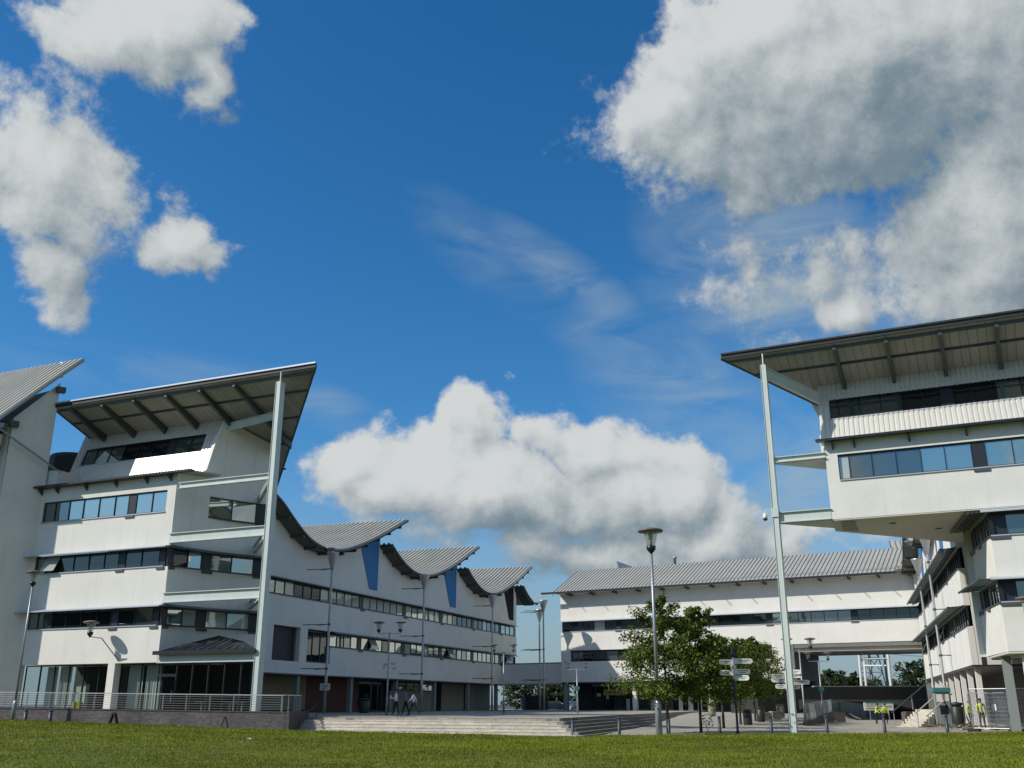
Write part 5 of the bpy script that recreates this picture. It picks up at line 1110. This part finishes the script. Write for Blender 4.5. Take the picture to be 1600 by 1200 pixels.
for i in range(n):
    a, b = i / n, (i + 1) / n; za, zb = 1.05 + .85 * math.sin(a * math.pi) ** .7, 1.05 + .85 * math.sin(b * math.pi) ** .7
    arch.hexa([bp_(5 + 15 * a, .1, za), bp_(5 + 15 * b, .1, zb), bp_(5 + 15 * b, 5, zb), bp_(5 + 15 * a, 5, za)], [bp_(5 + 15 * a, .1, 2.1), bp_(5 + 15 * b, .1, 2.1), bp_(5 + 15 * b, 5, 2.1), bp_(5 + 15 * a, 5, 2.1)])
arch.build('arch', 'bridge_light', FB)
for a, b in ((0, 5.0), (20.0, 26)): MB().hexa([bp_(a, .1, -.4), bp_(b, .1, -.4), bp_(b, 5, -.4), bp_(a, 5, -.4)], [bp_(a, .1, 2.04), bp_(b, .1, 2.04), bp_(b, 5, 2.04), bp_(a, 5, 2.04)]).build('abutment', 'bridge_shaded', FB)
MB().hexa([bp_(0, .4, 2.12), bp_(26, .4, 2.12), bp_(26, 5, 2.12), bp_(0, 5, 2.12)], [bp_(0, .4, 2.6), bp_(26, .4, 2.6), bp_(26, 5, 2.6), bp_(0, 5, 2.6)]).build('deck', 'bridge_shaded', FB)
bw = thing('retaining_wall', 'pale wall seen through the footbridge arch', 'wall', (44, 121, 0), R(10)); MB().box(-12, 12, 0, .4, -.4, 2.2).build('face', 'curtain', bw)
for x in (-6, -2.5, 2.8, 6.5): MB().box(x - .12, x + .12, -.06, -.002, -.4, 2.1).build('pilaster', 'kerb_stone', bw)
sb = thing('info_board', 'white notice board with blue stripes seen under the footbridge', 'sign', (35.2, 99.0, 0), R(4))
MB().box(-1.45, 1.45, -.04, .04, 1.02, 1.74).build('board', 'sign_white', sb); MB().box(-1.25, 1.45, -.05, -.041, 1.64, 1.74).build('stripe', 'sign_blue', sb); MB().box(.1, 1.3, -.05, -.041, 1.32, 1.42).build('stripe', 'sign_blue', sb); MB().box(-1.2, .05, -.05, -.041, 1.34, 1.38).build('stripe', 'teal', sb)
q = MB()
for a, b, z in ((-1.2, -.9, 1.52), (-.8, -.5, 1.52), (-.4, .3, 1.52), (-1.2, -.2, 1.18), (-.1, .2, 1.18)): q.box(a, b, -.05, -.041, z - .03, z + .03)
q.build('lettering', 'sign_ink', sb)
for x in (-.9, .95): MB().tube((x, 0, -.2), (x, 0, 1.02), .035).build('leg', 'rail_steel', sb)
for (x, y, w, l) in ((29.8, 96.0, 2.4, 'dark low planter wall left under the footbridge'), (39.2, 99.5, 2.6, 'dark low planter wall right under the footbridge')):
    pl = thing('planter', l, 'planter', (x, y, -.1), .1); MB().box(-w / 2, w / 2, 0, 1.0, 0, .95).build('trough', 'brick_pier', pl); MB().box(-w / 2 + .1, w / 2 - .1, .1, .9, .95, 1.02).build('soil', 'soil_edge', pl)
# ramp wall with vertical-bar railing
rw = thing('ramp_railing', 'galvanised vertical-bar railing on a dark ramp wall left of the footbridge', 'railing')
ra, rb_ = Vector((21.9, 78)), Vector((29.3, 95)); rd_ = (rb_ - ra).normalized(); rL = (rb_ - ra).length; rz0 = lambda s: lerp(.30, 1.0, s / rL)
rp = lambda s, o, z: (ra.x + rd_.x * s + rd_.y * o, ra.y + rd_.y * s - rd_.x * o, z)
MB().hexa([rp(0, 0, -.4), rp(rL, 0, -.4), rp(rL, .3, -.4), rp(0, .3, -.4)], [rp(0, 0, rz0(0)), rp(rL, 0, rz0(rL)), rp(rL, .3, rz0(rL)), rp(0, .3, rz0(0))]).build('ramp_wall', 'brick_pier', rw)
MB().bar(rp(0, .15, rz0(0) + 1.25), rp(rL, .15, rz0(rL) + 1.0), .07, .05).build('top_rail', 'galv', rw); MB().bar(rp(0, .15, rz0(0) + .12), rp(rL, .15, rz0(rL) + .12), .05, .04).build('bottom_rail', 'galv', rw)
for i in range(58):
    s = rL * i / 57; MB().tube(rp(s, .15, rz0(s)), rp(s, .15, rz0(s) + lerp(1.25, 1.0, s / rL)), .04 if i % 8 == 0 else .018, n=6).build('bar', 'galv', rw)
# outdoor stair with handrails at the right
st = thing('stone_stair', 'pale stone stair rising to the right behind the bollards', 'stairs', (0, 0, 0)); sv = Vector((.82, .57)); s_o = Vector((29.4, 75.0)); sn = Vector((-.57, .82))
for k in range(8):
    p = s_o + sv * (.36 * k); a = p; b = p + sv * .36 * (8 - k); c = b + sn * 1.8; d = a + sn * 1.8
    MB().hexa([(a.x, a.y, -.1 + .165 * k), (b.x, b.y, -.1 + .165 * k), (c.x, c.y, -.1 + .165 * k), (d.x, d.y, -.1 + .165 * k)], [(a.x, a.y, .065 + .165 * k), (b.x, b.y, .065 + .165 * k), (c.x, c.y, .065 + .165 * k), (d.x, d.y, .065 + .165 * k)]).build('step', 'stone_step', st)
def stair_rail(o, label, L=4.6, m='hand_rail', z0=.95):
    t = thing('stair_handrail', label, 'handrail', (0, 0, 0), 0, 'handrails of the stone stair'); p = s_o + sn * o - sv * .3
    f_ = lambda s: (p.x + sv.x * s, p.y + sv.y * s, z0 + .44 * s)
    MB().tube(f_(0), f_(L), .045).build('rail', m, t)
    for s in (.25, L * .5, L - .3): x_, y_, z_ = f_(s); MB().tube((x_, y_, z_ - 1.0), (x_, y_, z_), .03).build('post', 'rail_steel', t)
stair_rail(-.05, 'pale handrail on the near side of the stone stair'); stair_rail(-.9, 'second pale handrail lower in front of the stone stair', 3.6, z0=.75); stair_rail(1.9, 'dark handrail on the far side of the stone stair', 5.4, 'rafter_dark', 1.0)
# white gantry frame, steel mast, pylon and cables
gf = thing('gantry_frame', 'white tubular H-shaped frame standing beyond the footbridge', 'frame')
MB().tube((45.95, 135, 0), (46.35, 135, 13), .19).build('upright', 'sign_white', gf); MB().tube((49.85, 135, 0), (50.15, 135, 13), .19).build('upright', 'sign_white', gf); MB().tube((48.3, 140, 0), (48.5, 140, 7.6), .16).build('upright', 'sign_white', gf)
MB().tube((46.2, 135, 7.2), (50.0, 135, 7.35), .11).build('crossbar', 'sign_white', gf); MB().tube((48.45, 140, 6.62), (49.9, 135.2, 6.45), .10).build('crossbar', 'sign_white', gf)
bm_ = thing('blue_mast', 'thin dark blue mast behind the white frame', 'mast', (55.0, 150, 0)); MB().lathe((0, 0, 0), [(.22, 0), (.18, 6), (.12, 16)], 10).build('shaft', 'navy', bm_)
tm = thing('thin_mast', 'thin dark pole far behind the left lamp heads in the opening', 'mast', (53.2, 180, 0)); MB().lathe((0, 0, 0), [(.2, 0), (.1, 14)], 8).build('shaft', 'rafter_dark', tm)
py_ = thing('power_pylon', 'lattice power pylon in the distance behind the white frame', 'pylon', (112.5, 320, 0), .35)
lat = MB(); Hh = 36.0; wd = lambda z: lerp(3.6, .55, min(1, z / 30)); lv = [0, 6, 11, 15.5, 19.5, 23, 26, 29, 32, 36]
for sx in (-1, 1):
    for sy in (-1, 1):
        for a, b in zip(lv[:-1], lv[1:]): lat.bar((sx * wd(a), sy * wd(a), a), (sx * wd(b), sy * wd(b), b), .28)
for a, b in zip(lv[:-1], lv[1:]):
    for sy in (-1, 1): lat.bar((-wd(a), sy * wd(a), a), (wd(b), sy * wd(b), b), .17); lat.bar((wd(a), sy * wd(a), a), (-wd(b), sy * wd(b), b), .17); lat.bar((-wd(b), sy * wd(b), b), (wd(b), sy * wd(b), b), .17)
lat.build('lattice', 'pylon', py_)
for z, w in ((18, 6.0), (24, 7.0), (30, 5.2)): MB().bar((-w, 0, z), (0, 0, z + .8), .3).bar((w, 0, z), (0, 0, z + .8), .3).bar((-w, 0, z), (w, 0, z), .25).build('cross_arm', 'pylon', py_)
for z, off, lb in ((18, -6.0, 'lowest power cable crossing the opening'), (24, -6, 'middle power cable crossing the opening'), (30, -5, 'top power cable crossing the opening')):
    c = MB(); prev = None
    for i in range(21):
        t = i / 20; P = Vector((112.5 + off + 110 * (t - .5), 320 - 40 * (t - .5) * 1.0, z - 6 * (1 - abs(2 * t - 1)) * (abs(2 * t - 1)) - 3.0 * abs(2 * t - 1)))
        if prev: c.tube(prev, P, .06, n=4, cap=False)
        prev = P
    tag(c.build('power_cable', 'cable'), lb, 'cable')
# site hoarding kiosk, bin and mesh fencing at right
kk = thing('ticket_kiosk', 'grey kiosk with teal header and white notices behind the bollards', 'kiosk', (31.6, 75.5, .0), R(-8))
MB().box(-.52, .52, 0, .6, 0, 2.45).build('cabinet', 'recess_wall', kk); MB().box(-.62, .62, -.1, .7, 2.452, 2.75).build('header', 'teal', kk); MB().box(-.42, .0, -.02, -.002, 1.75, 2.3).build('notice', 'sign_white', kk); MB().box(.22, .46, -.02, -.002, 1.8, 2.3).build('notice', 'sign_white', kk); MB().box(-.3, .3, -.02, -.002, .9, 1.5).build('screen', 'car_glass', kk)
bin_(31.9, 74.0, .0, 'tall dark grey cylindrical bin in front of the teal kiosk', 1.75, .42, 'bin_dark')
def mesh_panel(x, y, z, rz, W_, H_p, label, notice=False):
    t = thing('mesh_fence_panel', label, 'fence', (x, y, z), rz, 'steel mesh site fence')
    f = MB().tube((0, 0, 0), (0, 0, H_p), .028, n=8).tube((W_, 0, 0), (W_, 0, H_p), .028, n=8).tube((0, 0, H_p - .03), (W_, 0, H_p - .03), .024, n=8).tube((0, 0, .15), (W_, 0, .15), .024, n=8); f.build('frame', 'rail_steel', t)
    m = MB(); nx = int(W_ / .09)
    for i in range(1, nx): m.bar((W_ * i / nx, 0, .15), (W_ * i / nx, 0, H_p - .03), .010)
    for j in range(1, 9): m.bar((0, .01, .15 + (H_p - .2) * j / 9), (W_, .01, .15 + (H_p - .2) * j / 9), .010)
    stuff(m.build('mesh', 'galv', t))
    for xx in (0, W_): MB().box(xx - .35, xx + .35, -.12, .12, -.05, .12).build('foot', 'tyre', t)
    if notice: MB().box(W_ * .55, W_ * .55 + .32, -.03, -.015, H_p * .5, H_p * .5 + .4).build('notice', 'sign_white', t)
mesh_panel(26.9, 60.4, .12, R(-52), 2.6, 2.35, 'steel mesh fence panel turned edge-on behind the right-hand bollard'); mesh_panel(28.4, 58.6, .12, R(-6), 3.2, 2.35, 'steel mesh fence panel at the right edge with a white notice', True)
mesh_panel(31.2, 70.3, .05, R(-66), 3.4, 2.3, 'middle mesh fence panel between the columns of the right wing', True); mesh_panel(32.7, 73.8, .05, R(-67), 3.4, 2.3, 'farther mesh fence panel beside the kiosk')
rub = thing('rubble_heap', 'low heap of timber and rubble behind the mesh fence', 'rubble', (30.2, 68.5, 0)); r_ = random.Random(9)
for i in range(26):
    p = Vector((r_.uniform(-2.2, 1.2), r_.uniform(-2.5, 2), r_.uniform(.02, .3))); a = r_.uniform(0, 3.1); MB().bar(p, p + Vector((math.cos(a), math.sin(a), r_.uniform(-.1, .15))) * r_.uniform(.4, 1.5), .14, .08).build('plank', r_.choice(['timber', 'kerb_stone', 'stone_dark']), rub)
# dome camera on the right column
dc = thing('dome_camera', 'small white dome camera hung from the tall right column', 'camera', loc_of(RB, PXR - .2, -.05, 12.9), R(-25.5))
MB().tube((0, 0, 0), (-.35, 0, .12), .025, n=6).tube((-.35, 0, .12), (-.45, 0, -.15), .03, n=6).build('arm', 'steel_white', dc); MB().lathe((-.45, 0, -.5), [(.02, -.12), (.13, -.06), (.15, .02)], 12).build('dome', 'lamp_black', dc, True); MB().lathe((-.45, 0, -.5), [(.155, .02), (.16, .15), (.08, .35), (.03, .38)], 12).build('housing', 'sign_white', dc, True)
# container and parked cars seen beneath the link
ct = thing('site_container', 'dark container with a bright blue end under the link', 'container', (1.45, 139.5, .4), 0)
MB().box(.42, 3.4, 0, 2.4, 0, 2.25).build('body', 'container_dark', ct); MB().box(0, .40, -.03, 2.43, 0, 2.3).build('door_end', 'container_blue', ct)
for i in range(9): MB().box(.6 + i * .3, .7 + i * .3, -.03, -.002, .1, 2.15).build('rib', 'container_dark', ct)
def car(x, y, z, rz, m, label):
    t = thing('parked_car', label, 'car', (x, y, z), rz, 'cars parked beyond the link')
    prof = [(-2.05, .35), (-2.1, .75), (-1.95, .95), (-1.45, 1.02), (-.75, 1.42), (.65, 1.45), (1.45, 1.05), (2.0, .95), (2.1, .6), (2.05, .32)]
    b = MB(); n = len(prof); ins = [0, .02, .05, .06, .22, .22, .07, .05, .02, 0]
    b.add([(p[0], -.85 + i_, p[1]) for p, i_ in zip(prof, ins)] + [(p[0], .85 - i_, p[1]) for p, i_ in zip(prof, ins)], [tuple(range(n)), tuple(range(2 * n - 1, n - 1, -1))] + [(i, (i + 1) % n, n + (i + 1) % n, n + i) for i in range(n)])
    bo_ = b.build('body', m, t)
    MB().add([(-1.25, -.80, 1.04), (1.2, -.80, 1.06), (.6, -.655, 1.38), (-.7, -.655, 1.36)], [(0, 1, 2, 3)]).build('side_window', 'car_glass', bo_)
    MB().add([(1.42, -.72, 1.09), (1.42, .72, 1.09), (.70, .6, 1.435), (.70, -.6, 1.435)], [(0, 1, 2, 3)]).build('windscreen', 'car_glass', bo_)
    for wx in (-1.3, 1.3):
        for wy in (-.83, .83): w_ = MB().tube((wx, wy - .1, .32), (wx, wy + .1, .32), .32, n=16).build('wheel', 'tyre', t); MB().tube((wx, wy - .11, .32), (wx, wy + .11, .32), .19, n=12).build('rim', 'rail_steel', w_)
    for wy in (-.6, .6): MB().box(2.03, 2.11, wy - .18, wy + .18, .68, .82).build('headlight', 'head_lamp', t)
car(5.7, 147.5, .55, R(12), 'car_paint', 'dark silver car parked beyond the link'); car(9.2, 149.5, .55, R(100), 'car_white', 'pale car parked behind the link column')
lt_ = tag(MB().hexa([(-11.4, 44.6, .14), (-11.2, 44.62, .14), (-11.18, 44.78, .14), (-11.36, 44.8, .14)], [(-11.38, 44.63, .205), (-11.22, 44.65, .19), (-11.2, 44.76, .215), (-11.33, 44.78, .185)]).build('paper_litter', 'litter'), 'scrap of white paper lying on the lawn', 'litter')

# ------------------------------------------------------------------ people
def person(x, y, z, rz, H, label, top, legs='trousers', stride=.3, arm=('down', 'down'), group=None, bend=0.0, held=None):
    """one skinned body; face towards local +x"""
    t = thing('person', label, 'person', (x, y, z), rz, group); k = H / 1.75; j = {}
    hipz, shz = .93, 1.44; bx = bend
    V = [((0, 0, hipz), .135, .115), ((.01 + bx * .3, 0, 1.10), .12, .10), ((.02 + bx * .65, 0, 1.28), .155, .11), ((.02 + bx, 0, 1.42), .14, .09), ((.03 + bx * 1.15, 0, 1.50), .055, .055), ((.05 + bx * 1.25, 0, 1.58), .075, .085), ((.055 + bx * 1.3, 0, 1.67), .09, .098), ((.045 + bx * 1.3, 0, 1.74), .06, .07)]
    Ed = [(i, i + 1) for i in range(7)]
    def chain(root, pts):
        p = root
        for c, r0 in pts: V.append((c, r0, r0)); Ed.append((p, len(V) - 1)); p = len(V) - 1
        return p
    for s, ph in ((-1, 1), (1, -1)):
        f_ = stride * ph
        chain(0, [((.0 + f_ * .12, s * .09, .86), .095), ((f_ * .55 + .02, s * .095, .50), .062), ((f_ * (1.0 if f_ > 0 else 1.25), s * .095, .10), .042), ((f_ * (1.0 if f_ > 0 else 1.25) + .14, s * .10, .035), .034)])
    ends = []
    for s, kind in ((-1, arm[0]), (1, arm[1])):
        sh = (.02 + bx, s * .19, 1.40)
        if kind == 'down': pts = [(sh, .06), ((-.03 + bx, s * .235, 1.13), .045), ((.04 + bx, s * .235, .90), .034), ((.07 + bx, s * .23, .80), .032)]
        elif kind == 'fold': pts = [(sh, .06), ((.04 + bx, s * .235, 1.14), .045), ((.25 + bx, s * .16, 1.14), .035), ((.34 + bx, s * .13, 1.20), .032)]
        elif kind == 'swing': pts = [(sh, .06), ((-.12 + bx, s * .235, 1.16), .045), ((-.16 + bx, s * .235, .94), .034), ((-.14 + bx, s * .23, .85), .032)]
        else: pts = [(sh, .06), ((.16 + bx, s * .22, 1.16), .045), ((.36 + bx, s * .16, 1.02), .034), ((.45 + bx, s * .13, .98), .032)]
        ends.append(chain(3, pts))
    me = bpy.data.meshes.new('body'); me.from_pydata([tuple(c * k for c in v[0]) for v in V], Ed, []); o = link('body', me, t)
    md = o.modifiers.new('skin', 'SKIN'); md.use_smooth_shade = True
    sv_ = me.skin_vertices[0].data
    for i, v in enumerate(V): sv_[i].radius = (v[2] * k, v[1] * k) if i < 8 else (v[1] * k, v[1] * k)
    sv_[0].use_root = True
    o.modifiers.new('sub', 'SUBSURF').levels = 1
    dg = bpy.context.evaluated_depsgraph_get(); em = bpy.data.meshes.new_from_object(o.evaluated_get(dg)); o.modifiers.clear(); o.data = em
    for m in ('skin', top, legs, 'shoe', 'hair'): em.materials.append(MATS[m])
    for p in em.polygons:
        c = p.center / k; rr = math.hypot(c.x - bx, c.y)
        if c.z < .07: mi = 3
        elif c.z < .97 and abs(c.y) < .17: mi = 2
        elif c.z > 1.505: mi = 4 if (c.z > 1.69 or (c.x < .02 + bx * 1.2 and c.z > 1.56)) else 0
        elif c.z > 1.47 and abs(c.y) < .08: mi = 0
        elif abs(c.y) > .205 and c.z < .93: mi = 0
        else: mi = 1
        p.material_index = mi; p.use_smooth = True
    # fingers of each hand and a nose
    for e in ends:
        p = Vector(V[e][0]) * k; hd = MB()
        for a in range(4): hd.tube(p + Vector((0, (a - 1.5) * .018, 0)), p + Vector((.03, (a - 1.5) * .018, -.085 + .01 * abs(a - 1.4))), .009, .007, 5)
        hd.tube(p + Vector((.02, 0, .02)), p + Vector((.06, 0, -.03)), .010, .008, 5); hd.build('fingers', 'skin', t)
    hx = .055 + bx * 1.3
    MB().lathe((hx * k, 0, 1.66 * k), [(.105 * k, -.02 * k), (.112 * k, .04 * k), (.09 * k, .09 * k), (.02 * k, .115 * k)], 12).build('hair', 'hair', t, True).location.x = -.022 * k
    MB().bar(((hx + .085) * k, 0, 1.66 * k), ((hx + .115) * k, 0, 1.625 * k), .03 * k, .03 * k).build('nose', 'skin', t)
    for s in (-1, 1): MB().lathe(((hx + .08) * k, s * .035 * k, 1.665 * k), [(.002, -.008), (.011, 0), (.002, .008)], 6).build('eye', 'lamp_black', t)
    if held: MB().box(.36 * k, .42 * k, -.14 * k, .16 * k, 1.10 * k, 1.34 * k).build('papers', 'shirt_white', t)
    return t
WG = 'people walking past the left wing'
person(-7.95, 70.6, PZ, R(200), 1.72, 'person in a white shirt and dark trousers reading papers beside the lamp post', 'shirt_white', arm=('fold', 'fold'), held=True, stride=.18, group=WG)
person(-7.35, 71.4, PZ, R(185), 1.74, 'person in a grey top half hidden behind the reader', 'shirt_grey', stride=.24, arm=('down', 'swing'), group=WG)
person(-6.75, 70.8, PZ, R(172), 1.60, 'person in a white shirt striding left behind the other two', 'shirt_white', stride=.42, arm=('swing', 'reach'), group=WG)
HG = 'workers in high-visibility jackets'
person(28.9, 63.6, .12, R(-120), 1.80, 'worker in a yellow jacket between the columns behind the mesh fence', 'hivis', stride=.12, arm=('reach', 'down'), group=HG)
person(31.6, 71.3, .05, R(-60), 1.75, 'worker in a yellow jacket farther back, half hidden by a column', 'hivis', stride=.12, group=HG)
person(31.0, 88.0, -.05, R(-70), 1.70, 'left worker in a yellow jacket bending under the footbridge sign', 'hivis', stride=.2, arm=('reach', 'reach'), bend=.22, group=HG)
person(31.95, 88.4, -.05, R(-110), 1.70, 'right worker in a yellow jacket bending under the footbridge sign', 'hivis', stride=.2, arm=('reach', 'down'), bend=.22, group=HG)
